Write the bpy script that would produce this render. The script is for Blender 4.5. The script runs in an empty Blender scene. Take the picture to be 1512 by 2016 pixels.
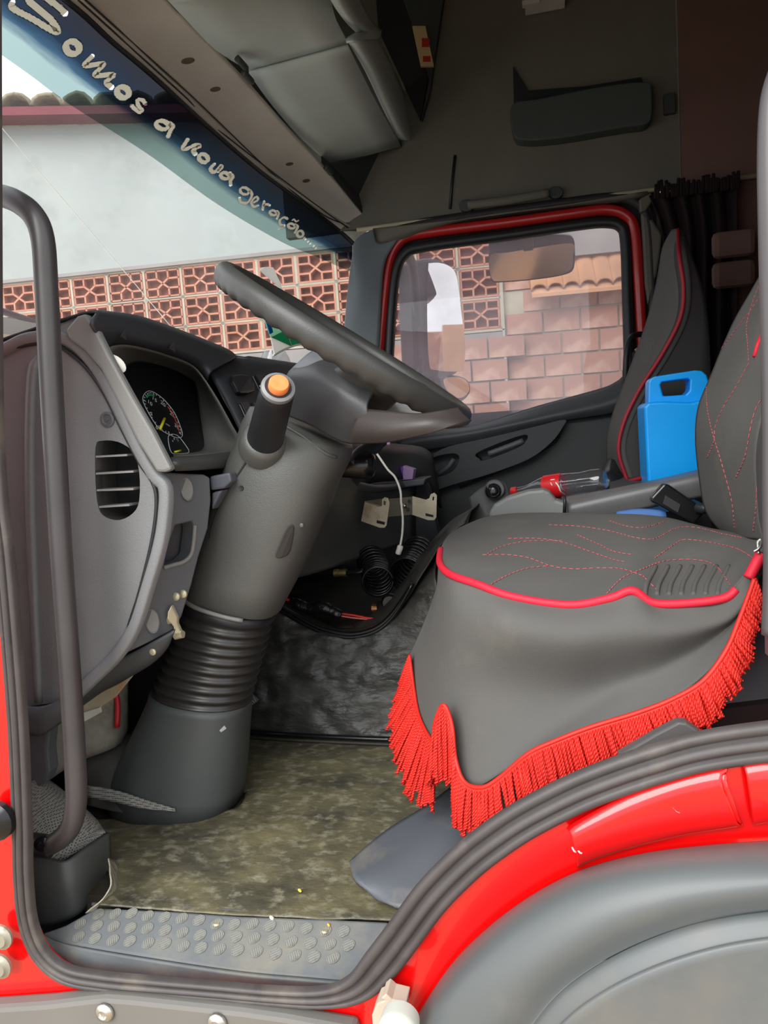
import bpy, bmesh, math, random
from mathutils import Vector as V, Matrix, noise
from mathutils.bvhtree import BVHTree
random.seed(7)
S = bpy.context.scene
COL = S.collection
rad = math.radians
# ------------------------------------------------------------------ camera
F = 1450.0
YAW, PIT, ROL = rad(12.8), rad(6.0), rad(4.0)
fw = V((-math.sin(YAW)*math.cos(PIT), math.cos(YAW)*math.cos(PIT), -math.sin(PIT)))
r0 = V((math.cos(YAW), math.sin(YAW), 0)); u0 = r0.cross(fw)
RT = r0*math.cos(ROL)-u0*math.sin(ROL); UP = u0*math.cos(ROL)+r0*math.sin(ROL)
CAM = V((0, -.9, .74))
cd = bpy.data.cameras.new('camera'); cam = bpy.data.objects.new('camera', cd); COL.objects.link(cam)
cd.sensor_fit = 'HORIZONTAL'; cd.sensor_width = 36; cd.lens = 36*F/1512; cd.clip_start = .02
cam.matrix_world = Matrix(((RT.x, UP.x, -fw.x, CAM.x), (RT.y, UP.y, -fw.y, CAM.y), (RT.z, UP.z, -fw.z, CAM.z), (0, 0, 0, 1)))
S.camera = cam
# ------------------------------------------------------------------ light
w = bpy.data.worlds.new('overcast_sky'); S.world = w; w.use_nodes = True
nt = w.node_tree; bg = nt.nodes['Background']
tc = nt.nodes.new('ShaderNodeTexCoord'); ns = nt.nodes.new('ShaderNodeTexNoise'); rp = nt.nodes.new('ShaderNodeValToRGB')
ns.inputs['Scale'].default_value = 2.2; ns.inputs['Detail'].default_value = 5
rp.color_ramp.elements[0].position = .3; rp.color_ramp.elements[0].color = (.78, .83, .90, 1)
rp.color_ramp.elements[1].position = .7; rp.color_ramp.elements[1].color = (.97, .98, 1.0, 1)
nt.links.new(tc.outputs['Generated'], ns.inputs['Vector']); nt.links.new(ns.outputs['Fac'], rp.inputs['Fac'])
nt.links.new(rp.outputs['Color'], bg.inputs['Color']); bg.inputs['Strength'].default_value = 1.0
sl = bpy.data.lights.new('sun', 'SUN'); sl.energy = 2.2; sl.angle = rad(50); sl.color = (1, .98, .95)
so = bpy.data.objects.new('sun', sl); COL.objects.link(so)
so.rotation_euler = V((.25, .80, -.62)).to_track_quat('-Z', 'Y').to_euler()
S.view_settings.view_transform = 'Standard'; S.view_settings.look = 'None'
S.view_settings.gamma = 1; S.view_settings.use_curve_mapping = False
S.view_settings.exposure = .85
S.cycles.max_bounces = 9; S.cycles.diffuse_bounces = 5; S.cycles.transparent_max_bounces = 12
S.cycles.sample_clamp_indirect = 6

# ------------------------------------------------------------------ projection helpers (pixel + real plane -> point)
def ray(px, py): return fw+RT*((px-756)/F)-UP*((py-1008)/F)
def AX(px, py, i, v):
    d = ray(px, py); return CAM+d*((v-CAM[i])/d[i])
def PY(px, py, y): return AX(px, py, 1, y)
def PX(px, py, x): return AX(px, py, 0, x)
def PZ(px, py, z): return AX(px, py, 2, z)
def PL(px, py, p0, n):
    d = ray(px, py); return CAM+d*((p0-CAM).dot(n)/d.dot(n))
def Q(t):  # (px,py,y) or Vector
    return t if isinstance(t, V) else PY(*t)

# ------------------------------------------------------------------ materials
def lin(c): return tuple(((x/255)/12.92 if x/255 <= .04045 else ((x/255+.055)/1.055)**2.4) for x in c)
MATS = {}
def mat(name, rgb, rough=.5, metal=0, var=0, vs=8, bump=0, bs=200, coat=0, rgb2=None, dirt=None, ds=3, kind='noise', alpha=1, spec=.5, stretch=None, rvar=0, dlo=.52, dhi=.68, bdist=.002):
    if name in MATS: return MATS[name]
    m = bpy.data.materials.new(name); m.use_nodes = True; t = m.node_tree; b = t.nodes['Principled BSDF']
    c = lin(rgb)+(1,)
    b.inputs['Base Color'].default_value = c; b.inputs['Roughness'].default_value = rough; b.inputs['Metallic'].default_value = metal
    b.inputs['Coat Weight'].default_value = coat; b.inputs['Alpha'].default_value = alpha; b.inputs['Specular IOR Level'].default_value = spec
    g = t.nodes.new('ShaderNodeTexCoord'); src = g.outputs['Object']
    if stretch:
        mp = t.nodes.new('ShaderNodeMapping'); mp.inputs['Scale'].default_value = stretch
        t.links.new(src, mp.inputs['Vector']); src = mp.outputs['Vector']
    n = t.nodes.new('ShaderNodeTexNoise'); n.inputs['Scale'].default_value = vs; n.inputs['Detail'].default_value = 6
    t.links.new(src, n.inputs['Vector'])
    r = t.nodes.new('ShaderNodeValToRGB'); r.color_ramp.elements[0].position = .35; r.color_ramp.elements[1].position = .68
    k = max(var, .04)
    a2 = lin(rgb2) if rgb2 else tuple(min(1, x*(1+k)) for x in c[:3])
    a1 = c[:3] if rgb2 else tuple(x*(1-k) for x in c[:3])
    r.color_ramp.elements[0].color = tuple(a1)+(1,); r.color_ramp.elements[1].color = tuple(a2)+(1,)
    t.links.new(n.outputs['Fac'], r.inputs['Fac']); out = r.outputs['Color']
    if dirt:
        n2 = t.nodes.new('ShaderNodeTexNoise'); n2.inputs['Scale'].default_value = ds; n2.inputs['Detail'].default_value = 8; n2.inputs['Roughness'].default_value = .65
        t.links.new(src, n2.inputs['Vector'])
        r2 = t.nodes.new('ShaderNodeValToRGB'); r2.color_ramp.elements[0].position = dlo; r2.color_ramp.elements[1].position = dhi
        t.links.new(n2.outputs['Fac'], r2.inputs['Fac'])
        mx = t.nodes.new('ShaderNodeMix'); mx.data_type = 'RGBA'
        t.links.new(r2.outputs['Color'], mx.inputs['Factor']); t.links.new(out, mx.inputs[6]); mx.inputs[7].default_value = lin(dirt)+(1,)
        out = mx.outputs[2]
    t.links.new(out, b.inputs['Base Color'])
    if rvar:
        mr = t.nodes.new('ShaderNodeMapRange'); mr.inputs['To Min'].default_value = rough-rvar; mr.inputs['To Max'].default_value = rough+rvar
        mr.inputs['From Min'].default_value = .3; mr.inputs['From Max'].default_value = .7
        t.links.new(n.outputs['Fac'], mr.inputs['Value']); t.links.new(mr.outputs['Result'], b.inputs['Roughness'])
    if bump:
        if kind == 'voronoi':
            h = t.nodes.new('ShaderNodeTexVoronoi'); ho = h.outputs['Distance']
        else:
            h = t.nodes.new('ShaderNodeTexNoise'); h.inputs['Detail'].default_value = 5; ho = h.outputs['Fac']
        h.inputs['Scale'].default_value = bs; t.links.new(src, h.inputs['Vector'])
        bp = t.nodes.new('ShaderNodeBump'); bp.inputs['Strength'].default_value = bump; bp.inputs['Distance'].default_value = bdist
        t.links.new(ho, bp.inputs['Height']); t.links.new(bp.outputs['Normal'], b.inputs['Normal'])
    MATS[name] = m; return m
GREY = mat('grey_grained_plastic', (122, 124, 125), .55, bump=.35, bs=420, var=.05)
GREYL = mat('light_grey_trim', (122, 122, 119), .5, bump=.2, bs=400, var=.05)
GREYD = mat('dark_grey_plastic', (82, 85, 88), .5, bump=.15, bs=400)
COLM = mat('column_shroud_plastic', (84, 85, 82), .36, bump=.35, bs=500, var=.05)
BLK = mat('black_plastic', (36, 37, 40), .45, bump=.1, bs=300)
DASHM = mat('dashboard_black', (48, 50, 54), .55, bump=.1, bs=300)
BLKG = mat('black_gloss', (22, 22, 24), .22)
RUB = mat('rubber_seal', (72, 67, 66), .5, var=.12, vs=20, dirt=(100, 92, 84), ds=6, bump=.1, bs=100)
RED = mat('red_body_paint', (222, 6, 8), .22, coat=.8, var=.02, spec=.5)
REDD = mat('red_door_frame', (190, 34, 30), .35, coat=.3)
STEPM = mat('step_tread_plastic', (88, 92, 94), .6, var=.1, vs=10, dirt=(128, 120, 100), ds=5, bump=.2, bs=150, dlo=.5, dhi=.8)
STUD = mat('worn_stud', (116, 117, 110), .55, var=.1, dirt=(90, 88, 80), ds=40)
MATF = mat('clear_floor_mat', (72, 70, 60), .42, var=.1, vs=8, rgb2=(114, 108, 80), dirt=(150, 146, 124), ds=38, bump=.5, bs=45, bdist=.006, rvar=.12, stretch=(1, 1.3, 1), dlo=.5, dhi=.75)
VINYL = mat('crinkled_black_vinyl', (42, 42, 40), .46, var=.1, vs=12, rgb2=(66, 65, 60), dirt=(92, 88, 78), ds=22, bump=.7, bs=22, bdist=.012, rvar=.1, dlo=.55, dhi=.85, stretch=(.7, 1, 1.5))
CARPD = mat('dark_floor_lining', (44, 40, 32), .6, var=.15, vs=6, bump=.4, bs=60, dirt=(84, 80, 68), ds=5)
FENDER = mat('grey_fender_plastic', (90, 94, 94), .42, var=.04, vs=5, dirt=(114, 108, 100), ds=3, dlo=.5, dhi=.8)
FEND2 = mat('grey_step_plastic', (110, 108, 103), .55, var=.05, vs=5)
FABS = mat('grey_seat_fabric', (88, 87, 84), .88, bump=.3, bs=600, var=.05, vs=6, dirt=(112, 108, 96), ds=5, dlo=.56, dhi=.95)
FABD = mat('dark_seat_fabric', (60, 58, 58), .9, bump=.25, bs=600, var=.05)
PIPE = mat('red_piping', (214, 26, 52), .6, bump=.2, bs=400)
THR = mat('pink_red_thread', (200, 92, 98), .7)
FRNG = mat('red_fringe_cord', (204, 34, 20), .55, var=.08, vs=40)
LINER = mat('headliner_fabric', (200, 194, 184), .9, bump=.4, bs=350, var=.05, vs=6)
UPW = mat('upper_wall_fabric', (108, 105, 95), .9, bump=.2, bs=350, var=.05)
SHELF = mat('overhead_shelf_plastic', (190, 200, 196), .6, bump=.15, bs=350, var=.03)
SHELFD = mat('shelf_dark_end', (60, 64, 64), .6)
BROWN = mat('brown_rear_liner', (116, 88, 80), .9, bump=.2, bs=300)
MAROON = mat('dark_maroon_curtain', (28, 9, 12), .9, bump=.3, bs=200)
PILL = mat('pillar_trim_plastic', (118, 126, 130), .5, bump=.1, bs=300)
PILB = mat('pillar_beige_plastic', (104, 98, 88), .6)
DOORP = mat('passenger_door_plastic', (54, 56, 58), .55, bump=.15, bs=300)
STEEL = mat('galvanised_bracket', (190, 182, 160), .38, metal=.7, var=.12, vs=14, dirt=(150, 130, 100), ds=12)
CHR = mat('chrome_bolt', (200, 198, 190), .25, metal=.9)
ZINC = mat('zinc_screw', (196, 190, 160), .35, metal=.5)
HOSE = mat('black_hose', (26, 26, 27), .22)
WHT = mat('white_plastic', (232, 230, 220), .4)
ORG = mat('orange_button', (250, 140, 78), .45)
BLUE = mat('blue_jerrycan_plastic', (0, 166, 255), .35, bump=.05, bs=60)
TERRA = mat('terracotta_block', (176, 118, 96), .85, var=.08, vs=5, dirt=(190, 140, 118), ds=6, bump=.2, bs=60)
TERRAD = mat('terracotta_inside', (146, 92, 74), .9, var=.15, vs=9)
MORT = mat('cement_mortar', (170, 164, 148), .9, var=.1, vs=7, bump=.4, bs=40)
PLAST = mat('white_plaster', (160, 168, 166), .9, var=.04, vs=1.2, dirt=(148, 156, 152), ds=1.5, bump=.1, bs=20)
CONC = mat('grey_cement', (140, 137, 136), .9, var=.1, vs=3, bump=.2, bs=30)
FASC = mat('maroon_fascia', (112, 46, 56), .8, var=.08, vs=3)
MOSS = mat('mossy_tile', (132, 124, 104), .9, var=.2, vs=9, dirt=(84, 78, 58), ds=12, bump=.6, bs=30)
TILE = mat('roof_tile_clay', (190, 142, 108), .85, var=.08, vs=6)
BRICK = mat('pink_brick', (172, 128, 114), .85, var=.1, vs=5, dirt=(214, 186, 168), ds=3)
GRND = mat('pale_ground', (170, 150, 122), .9, var=.08, vs=2)
NUMM = mat('dial_marking', (214, 220, 220), .6)

def glassmat(name, tint=(255, 255, 255), rough=.0, haze=0., hazec=(210, 205, 210), dsc=3, refl=1.0):
    m = bpy.data.materials.new(name); m.use_nodes = True; t = m.node_tree; t.nodes.clear()
    o = t.nodes.new('ShaderNodeOutputMaterial'); tr = t.nodes.new('ShaderNodeBsdfTransparent'); gl = t.nodes.new('ShaderNodeBsdfGlossy')
    lw = t.nodes.new('ShaderNodeLayerWeight'); lw.inputs['Blend'].default_value = .5; pw = t.nodes.new('ShaderNodeMath'); pw.operation = 'POWER'; pw.inputs[1].default_value = 5
    fr = t.nodes.new('ShaderNodeMath'); fr.operation = 'MULTIPLY_ADD'; fr.inputs[1].default_value = .9; fr.inputs[2].default_value = .045; mx = t.nodes.new('ShaderNodeMixShader')
    t.links.new(lw.outputs['Facing'], pw.inputs[0]); t.links.new(pw.outputs[0], fr.inputs[0])
    tr.inputs['Color'].default_value = lin(tint)+(1,); gl.inputs['Roughness'].default_value = rough
    mu = t.nodes.new('ShaderNodeMath'); mu.operation = 'MULTIPLY'; mu.inputs[1].default_value = refl
    t.links.new(fr.outputs[0], mu.inputs[0]); t.links.new(mu.outputs[0], mx.inputs[0]); t.links.new(tr.outputs[0], mx.inputs[1]); t.links.new(gl.outputs[0], mx.inputs[2])
    last = mx.outputs[0]
    if haze:
        df = t.nodes.new('ShaderNodeBsdfDiffuse'); df.inputs['Color'].default_value = lin(hazec)+(1,)
        tl = t.nodes.new('ShaderNodeBsdfTranslucent'); tl.inputs['Color'].default_value = lin(hazec)+(1,)
        ad = t.nodes.new('ShaderNodeMixShader'); ad.inputs[0].default_value = .5
        t.links.new(df.outputs[0], ad.inputs[1]); t.links.new(tl.outputs[0], ad.inputs[2])
        g = t.nodes.new('ShaderNodeTexCoord'); n = t.nodes.new('ShaderNodeTexNoise'); n.inputs['Scale'].default_value = dsc; n.inputs['Detail'].default_value = 7
        t.links.new(g.outputs['Object'], n.inputs['Vector'])
        mr = t.nodes.new('ShaderNodeMapRange'); mr.inputs['From Min'].default_value = .3; mr.inputs['From Max'].default_value = .7
        mr.inputs['To Min'].default_value = haze*.6; mr.inputs['To Max'].default_value = haze*1.4
        t.links.new(n.outputs['Fac'], mr.inputs['Value'])
        m2 = t.nodes.new('ShaderNodeMixShader'); t.links.new(mr.outputs[0], m2.inputs[0]); t.links.new(last, m2.inputs[1]); t.links.new(ad.outputs[0], m2.inputs[2]); last = m2.outputs[0]
    t.links.new(last, o.inputs['Surface']); return m
def trmat(name, rgb, k=.5):
    m = bpy.data.materials.new(name); m.use_nodes = True; t = m.node_tree; t.nodes.clear()
    o_ = t.nodes.new('ShaderNodeOutputMaterial'); d_ = t.nodes.new('ShaderNodeBsdfDiffuse'); l_ = t.nodes.new('ShaderNodeBsdfTranslucent'); x_ = t.nodes.new('ShaderNodeMixShader')
    d_.inputs[0].default_value = lin(rgb)+(1,); l_.inputs[0].default_value = lin(rgb)+(1,); x_.inputs[0].default_value = k
    t.links.new(d_.outputs[0], x_.inputs[1]); t.links.new(l_.outputs[0], x_.inputs[2]); t.links.new(x_.outputs[0], o_.inputs[0]); return m
GLASS = glassmat('windscreen_glass', haze=.09, hazec=(225, 222, 222))  # pale layer mixed into the glass imitates washed-out flare
GLASSH = glassmat('hazy_side_glass', haze=.22, hazec=(205, 196, 208), dsc=4)  # lavender layer imitates the hazy reflection on the pane
PET = glassmat('clear_bottle_plastic', tint=(235, 238, 240), rough=.05, haze=.06, refl=2.0)
MIRR = mat('mirror_glass', (225, 222, 222), .02, metal=1)
CLGL = glassmat('gauge_lens', haze=.02)

# ------------------------------------------------------------------ object helpers
def tag(o, label=None, cat=None, group=None, kind=None):
    if label: o['label'] = label
    if cat: o['category'] = cat
    if group: o['group'] = group
    if kind: o['kind'] = kind
    return o
def thing(name, loc, label, cat, group=None):
    o = bpy.data.objects.new(name, None); COL.objects.link(o); o.empty_display_size = .05
    o.location = loc; o.rotation_euler = (0, 0, 0); return tag(o, label, cat, group)
def link(name, me, m, parent=None, smooth=False):
    o = bpy.data.objects.new(name, me); COL.objects.link(o)
    if m is not None: me.materials.append(m)
    if smooth:
        for p in me.polygons: p.use_smooth = True
    if parent is not None:
        o.parent = parent
        q = V((0, 0, 0)); a = parent
        while a is not None: q = q+V(a.location); a = a.parent
        o.location = -q
    return o
def mesh(name, vs, fs, m, parent=None, smooth=False, bev=0, sol=0, seg=2, off=0):
    me = bpy.data.meshes.new(name); me.from_pydata([tuple(v) for v in vs], [], fs); me.validate()
    o = link(name, me, m, parent, smooth)
    fin(o, bev, sol, seg, off); return o
def fin(o, bev=0, sol=0, seg=2, off=0):
    if sol:
        s = o.modifiers.new('sol', 'SOLIDIFY'); s.thickness = sol; s.offset = off
    if bev:
        b = o.modifiers.new('bev', 'BEVEL'); b.width = bev; b.segments = seg; b.limit_method = 'ANGLE'; b.angle_limit = rad(35)
        b.harden_normals = False
def cr(pts, n=6, closed=False):
    out = []; N = len(pts)
    rng = N if closed else N-1
    for i in range(rng):
        if closed: p = [pts[(i+k-1) % N] for k in range(4)]
        else: p = [pts[max(0, i-1)], pts[i], pts[i+1], pts[min(N-1, i+2)]]
        for j in range(n):
            t = j/n; t2 = t*t; t3 = t2*t
            out.append(tuple(.5*((2*b)+(-a+c)*t+(2*a-5*b+4*c-d)*t2+(-a+3*b-3*c+d)*t3) for a, b, c, d in zip(*p)))
    if not closed: out.append(tuple(pts[-1]))
    return out
def crv(pts, n=6, closed=False): return [V(p) for p in cr([tuple(q) for q in pts], n, closed)]
def patch(name, rows, m, parent=None, n=5, sol=.004, closed=False, off=0, uv=False, disp=None):
    g = [[Q(p) for p in r] for r in rows]
    if n > 1:
        g = [crv(r, n, closed) for r in g]
        cols = list(zip(*g)); cols = [crv(c, n) for c in cols]
        g = [list(r) for r in zip(*cols)]
    R_, C_ = len(g), len(g[0]); vs = [p for r in g for p in r]
    if disp: vs = [p+disp(p) for p in vs]
    fs = []
    for i in range(R_-1):
        for j in range(C_ if closed else C_-1):
            k = (j+1) % C_
            fs.append((i*C_+j, i*C_+k, (i+1)*C_+k, (i+1)*C_+j))
    me = bpy.data.meshes.new(name); me.from_pydata([tuple(v) for v in vs], [], fs)
    if uv:
        ul = me.uv_layers.new(name='UVMap')
        for p in me.polygons:
            for li, vi in zip(p.loop_indices, p.vertices): ul.data[li].uv = ((vi % C_)/(C_-1), (vi//C_)/(R_-1))
    o = link(name, me, m, parent, True)
    if sol: fin(o, 0, sol, off=off)
    return o
def tube(name, pts, r, m, parent=None, res=10, closed=False, cap=True, sm=0, me_only=False, flat=1.0, fdir=None):
    P = [Q(p) for p in pts]
    if sm: P = crv(P, sm, closed)
    N = len(P); rr = r if isinstance(r, (list, tuple)) else [r]*N
    if len(rr) != N: rr = [rr[min(len(rr)-1, int(i*(len(rr)-1)/(N-1)+.5))] for i in range(N)]
    vs = []; fs = []; nrm = None
    for i, p in enumerate(P):
        a = P[i-1] if (i > 0 or closed) else P[0]; b = P[(i+1) % N] if (i < N-1 or closed) else P[-1]
        t = (b-a)
        t = t.normalized() if t.length > 1e-9 else V((0, 0, 1))
        if nrm is None:
            nrm = t.orthogonal().normalized()
            if fdir is not None: nrm = (fdir-t*fdir.dot(t)).normalized()
        else:
            nrm = (nrm-t*nrm.dot(t)); nrm = nrm.normalized() if nrm.length > 1e-6 else t.orthogonal().normalized()
        bi = t.cross(nrm)
        for k in range(res):
            an = 2*math.pi*k/res
            vs.append(p+nrm*math.cos(an)*rr[i]*flat+bi*math.sin(an)*rr[i])
    for i in range(N if closed else N-1):
        j = (i+1) % N
        for k in range(res):
            l = (k+1) % res; fs.append((i*res+k, i*res+l, j*res+l, j*res+k))
    if cap and not closed:
        fs.append(tuple(range(res-1, -1, -1))); fs.append(tuple((N-1)*res+k for k in range(res)))
    if me_only: return vs, fs
    return mesh(name, vs, fs, m, parent, True)
def multi(name, parts, m, parent=None, smooth=True):
    vs = []; fs = []
    for v, f in parts:
        o = len(vs); vs += v; fs += [tuple(i+o for i in q) for q in f]
    return mesh(name, vs, fs, m, parent, smooth)
def plate(name, outer, vec, m, parent=None, holes=(), bev=0, smooth=False, seg=2):
    bm = bmesh.new(); es = []
    for lp in [outer]+list(holes):
        L = [bm.verts.new(Q(p)) for p in lp]
        for i in range(len(L)): es.append(bm.edges.new((L[i], L[(i+1) % len(L)])))
    bmesh.ops.triangle_fill(bm, use_beauty=True, use_dissolve=not holes, edges=es)
    ex = bmesh.ops.extrude_face_region(bm, geom=bm.faces[:])
    bmesh.ops.translate(bm, vec=V(vec), verts=[g for g in ex['geom'] if isinstance(g, bmesh.types.BMVert)])
    bmesh.ops.recalc_face_normals(bm, faces=bm.faces)
    me = bpy.data.meshes.new(name); bm.to_mesh(me); bm.free()
    o = link(name, me, m, parent, smooth); fin(o, bev, 0, seg); return o
def lathe(name, prof, p0, axis, m, parent=None, res=20, sx=1.0, side=None, me_only=False):
    a = axis.normalized(); s = (side-a*side.dot(a)).normalized() if side is not None else a.orthogonal().normalized(); b = a.cross(s)
    vs = []; fs = []
    for (h, r) in prof:
        for k in range(res):
            an = 2*math.pi*k/res; vs.append(p0+a*h+s*(math.cos(an)*r*sx)+b*(math.sin(an)*r))
    for i in range(len(prof)-1):
        for k in range(res):
            l = (k+1) % res; fs.append((i*res+k, i*res+l, (i+1)*res+l, (i+1)*res+k))
    fs.append(tuple(range(res-1, -1, -1))); fs.append(tuple((len(prof)-1)*res+k for k in range(res)))
    if me_only: return vs, fs
    o = mesh(name, vs, fs, m, parent, True)
    e = o.modifiers.new('es', 'EDGE_SPLIT'); e.split_angle = rad(50)
    return o
def sweep(name, path, prof, up, m, parent=None, sm=6, closed=False, smooth=True, ws=None):
    P = [Q(p) for p in path]
    W = ws or [1]*len(P)
    if sm: P = crv(P, sm, closed); W = [q[0] for q in cr([(x, 0) for x in W], sm, closed)]
    N = len(P); K = len(prof); vs = []; fs = []
    for i, p in enumerate(P):
        a = P[i-1] if (i > 0 or closed) else P[0]; b = P[(i+1) % N] if (i < N-1 or closed) else P[-1]
        t = (b-a).normalized(); s = t.cross(up).normalized()
        for (x, y) in prof: vs.append(p+s*x*W[i]+up*y)
    for i in range(N if closed else N-1):
        j = (i+1) % N
        for k in range(K-1): fs.append((i*K+k, i*K+k+1, j*K+k+1, j*K+k))
    return mesh(name, vs, fs, m, parent, smooth)
def ell(cx, cy, rx, ry, n=20, rot=0, y=None):
    o = []
    for k in range(n):
        a = 2*math.pi*k/n; x = rx*math.cos(a); z = ry*math.sin(a); c, s = math.cos(rot), math.sin(rot)
        q = (cx+x*c-z*s, cy+x*s+z*c)
        o.append(q+(y,) if y is not None else q)
    return o
def boxm(p, ex, ey, ez):  # centre and half vectors
    vs = [p+ex*a+ey*b+ez*c for a in (-1, 1) for b in (-1, 1) for c in (-1, 1)]
    return vs, [(0, 1, 3, 2), (4, 6, 7, 5), (0, 4, 5, 1), (2, 3, 7, 6), (0, 2, 6, 4), (1, 5, 7, 3)]
def box(name, p, ex, ey, ez, m, parent=None, bev=0, seg=2):
    v, f = boxm(p, ex, ey, ez); return mesh(name, v, f, m, parent, False, bev, 0, seg)
def aabox(name, a, b, m, parent=None, bev=0):
    a = V(a); b = V(b); c = (a+b)/2; h = (b-a)/2
    return box(name, c, V((h.x, 0, 0)), V((0, h.y, 0)), V((0, 0, h.z)), m, parent, bev)
def bvh(o):
    dg = bpy.context.evaluated_depsgraph_get(); dg.update(); e = o.evaluated_get(dg); me = e.to_mesh(); mw = o.matrix_world
    bpy.context.view_layer.update(); mw = o.matrix_world
    t = BVHTree.FromPolygons([mw @ v.co for v in me.vertices], [tuple(p.vertices) for p in me.polygons]); e.to_mesh_clear(); return t
def hit(tree, px, py, off=.001, fall=None):
    d = ray(px, py).normalized(); h = tree.ray_cast(CAM, d)
    if h[0] is None: return fall
    return h[0]-d*off
XU, YU, ZU = V((1, 0, 0)), V((0, 1, 0)), V((0, 0, 1))
NY = V((0, -1, 0))
def st(o): o['kind'] = 'structure'; return o

# ================================================================== OUTSIDE
st(aabox('ground', (-14, -8, -1.3), (14, 14, -1.2), GRND))
th = rad(8.0)
rh = V((math.cos(YAW), math.sin(YAW), 0)); fh = V((-math.sin(YAW), math.cos(YAW), 0))
WD = (rh*math.cos(th)-fh*math.sin(th)).normalized(); WN = WD.cross(ZU).normalized()  # WN points to viewer or away
if WN.dot(fh) > 0: WN = -WN
w0 = CAM+fh*5.3
def PW(px, py, k=0): return PL(px, py, w0-WN*k, WN)
node = PW(362, 585)
BW, BH = .283, .213
gwall = thing('breeze_block_wall', (node.x, node.y, -1.2), 'terracotta breeze block wall with cement joints outside the windscreen', 'wall')
proto = []
hw, hh, bt = BW/2-.016, BH/2-.013, .008
def bar(a, b, t=bt, dep=.06):
    a = V((a[0], 0, a[1])); b = V((b[0], 0, b[1])); d = (b-a); L = d.length; d.normalize(); s = V((-d.z, 0, d.x))
    return boxm((a+b)/2, d*(L/2), V((0, dep/2, 0)), s*t*.8)
nx, nz = hw*.34, hh*.36
for sx in (-1, 1):
    proto.append(bar((sx*hw, -hh), (sx*hw, hh), .011)); proto.append(bar((-hw, sx*hh), (hw, sx*hh), .011))
    for sz in (-1, 1):
        proto += [bar((0, 0), (sx*nx, sz*nz)), bar((sx*nx, sz*nz), (sx*hw, sz*nz)), bar((sx*nx, sz*nz), (sx*nx, sz*hh))]
proto.append(boxm(V((0, .034, 0)), V((hw, 0, 0)), V((0, .004, 0)), V((0, 0, hh))))
vs = []; fs = []
for v, f in proto:
    o = len(vs); vs += v; fs += [tuple(i+o for i in q) for q in f]
bme = bpy.data.meshes.new('breeze_block'); bme.from_pydata([tuple(v) for v in vs], [], fs); bme.materials.append(TERRA); bme.materials.append(TERRAD)
for p in bme.polygons:
    if p.index >= len(bme.polygons)-6: p.material_index = 1
rz = math.atan2(WD.y, WD.x)
for i in range(-6, 8):
    for j in range(-2, 1):
        c = node+WD*(BW*(i+.5))+ZU*(BH*(j+.5))
        o = bpy.data.objects.new('breeze_block', bme); COL.objects.link(o); o.parent = gwall; o.location = c-V(gwall.location)-WN*.01
        o.rotation_euler = (0, 0, rz+(math.pi if (i+j) % 2 and False else 0))
xa, xb = -6*BW, 8*BW; za, zb = -2*BH, BH
js = []
for i in range(-6, 9): js.append(boxm(node+WD*(BW*i)+ZU*((za+zb)/2)-WN*.015, WD*.015, WN*.035, ZU*((zb-za)/2)))
for j in range(-2, 2): js.append(boxm(node+WD*((xa+xb)/2)+ZU*(BH*j)-WN*.015, WD*((xb-xa)/2), WN*.035, ZU*.011))
multi('mortar_joints', js, MORT, gwall, False)
box('coping', node+WD*((xa+xb)/2)+ZU*(zb+.02)-WN*.02, WD*((xb-xa)/2), WN*.06, ZU*.012, CONC, gwall)
box('plinth', node+WD*((xa+xb)/2)+ZU*((za-.02+(-1.2-node.z))/2)-WN*.02, WD*((xb-xa)/2), WN*.06, ZU*((za-.02-(-1.2-node.z))/2), CONC, gwall)
# brick wall to the right with an eave added in place of a reflected roof
hw0 = node+WD*(8*BW+.02)
bw = thing('brick_wall', (hw0.x, hw0.y, -1.2), 'pink brick wall with patchy white mortar beyond the passenger window', 'wall')
box('mortar_backing', hw0+WD*1.4+ZU*(-.25)-WN*.05, WD*1.4, WN*.03, ZU*1.05, MORT, bw)
bk = bpy.data.meshes.new('brick'); v, f = boxm(V((0, 0, 0)), V((.118, 0, 0)), V((0, .02, 0)), V((0, 0, .068))); bk.from_pydata([tuple(x) for x in v], [], f); bk.materials.append(BRICK)
for j in range(9):
    for i in range(-5 if j >= 3 else 0, 10):
        x = .13+i*.25+(.12 if j % 2 else 0)
        if x > 2.7: continue
        o = bpy.data.objects.new('brick', bk); COL.objects.link(o); o.parent = bw
        c = hw0+WD*x+ZU*(.02-.15*j-.12)-WN*((.03 if x > 0 else -.035)-random.uniform(0, .008)); o.location = c-V(bw.location); o.rotation_euler = (0, 0, rz)
box('plaster_panel', hw0+WD*1.4+ZU*.2-WN*.0, WD*1.4, WN*.03, ZU*.19, CONC, bw)
rf = thing('eave_reflection', tuple(hw0), 'orange clay tile eave with a scalloped edge standing in for a roof reflected in the passenger window', 'roof')
tm = []
e0 = PW(1062, 572, -.14); pitch = (-WN*.5+ZU*.6).normalized()
for i in range(20):
    c = e0+WD*(.105*i)
    pts = []
    for h in range(2):
        for k in range(7):
            a = math.pi*k/6; pts.append(c+WD*(math.cos(a)*.052)+ZU*(math.sin(a)*.04)+pitch*(h*1.1))
    t_ = [tuple(p) for p in pts]; fsx = [(k, k+1, k+8, k+7) for k in range(6)]
    o = mesh('roof_tile', t_, fsx, TILE, rf, True, 0, .012)
box('eave_board', e0+WD*1.1+pitch*.5-ZU*.03, WD*1.15, pitch*.5, ZU*.012, TILE, rf)
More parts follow.
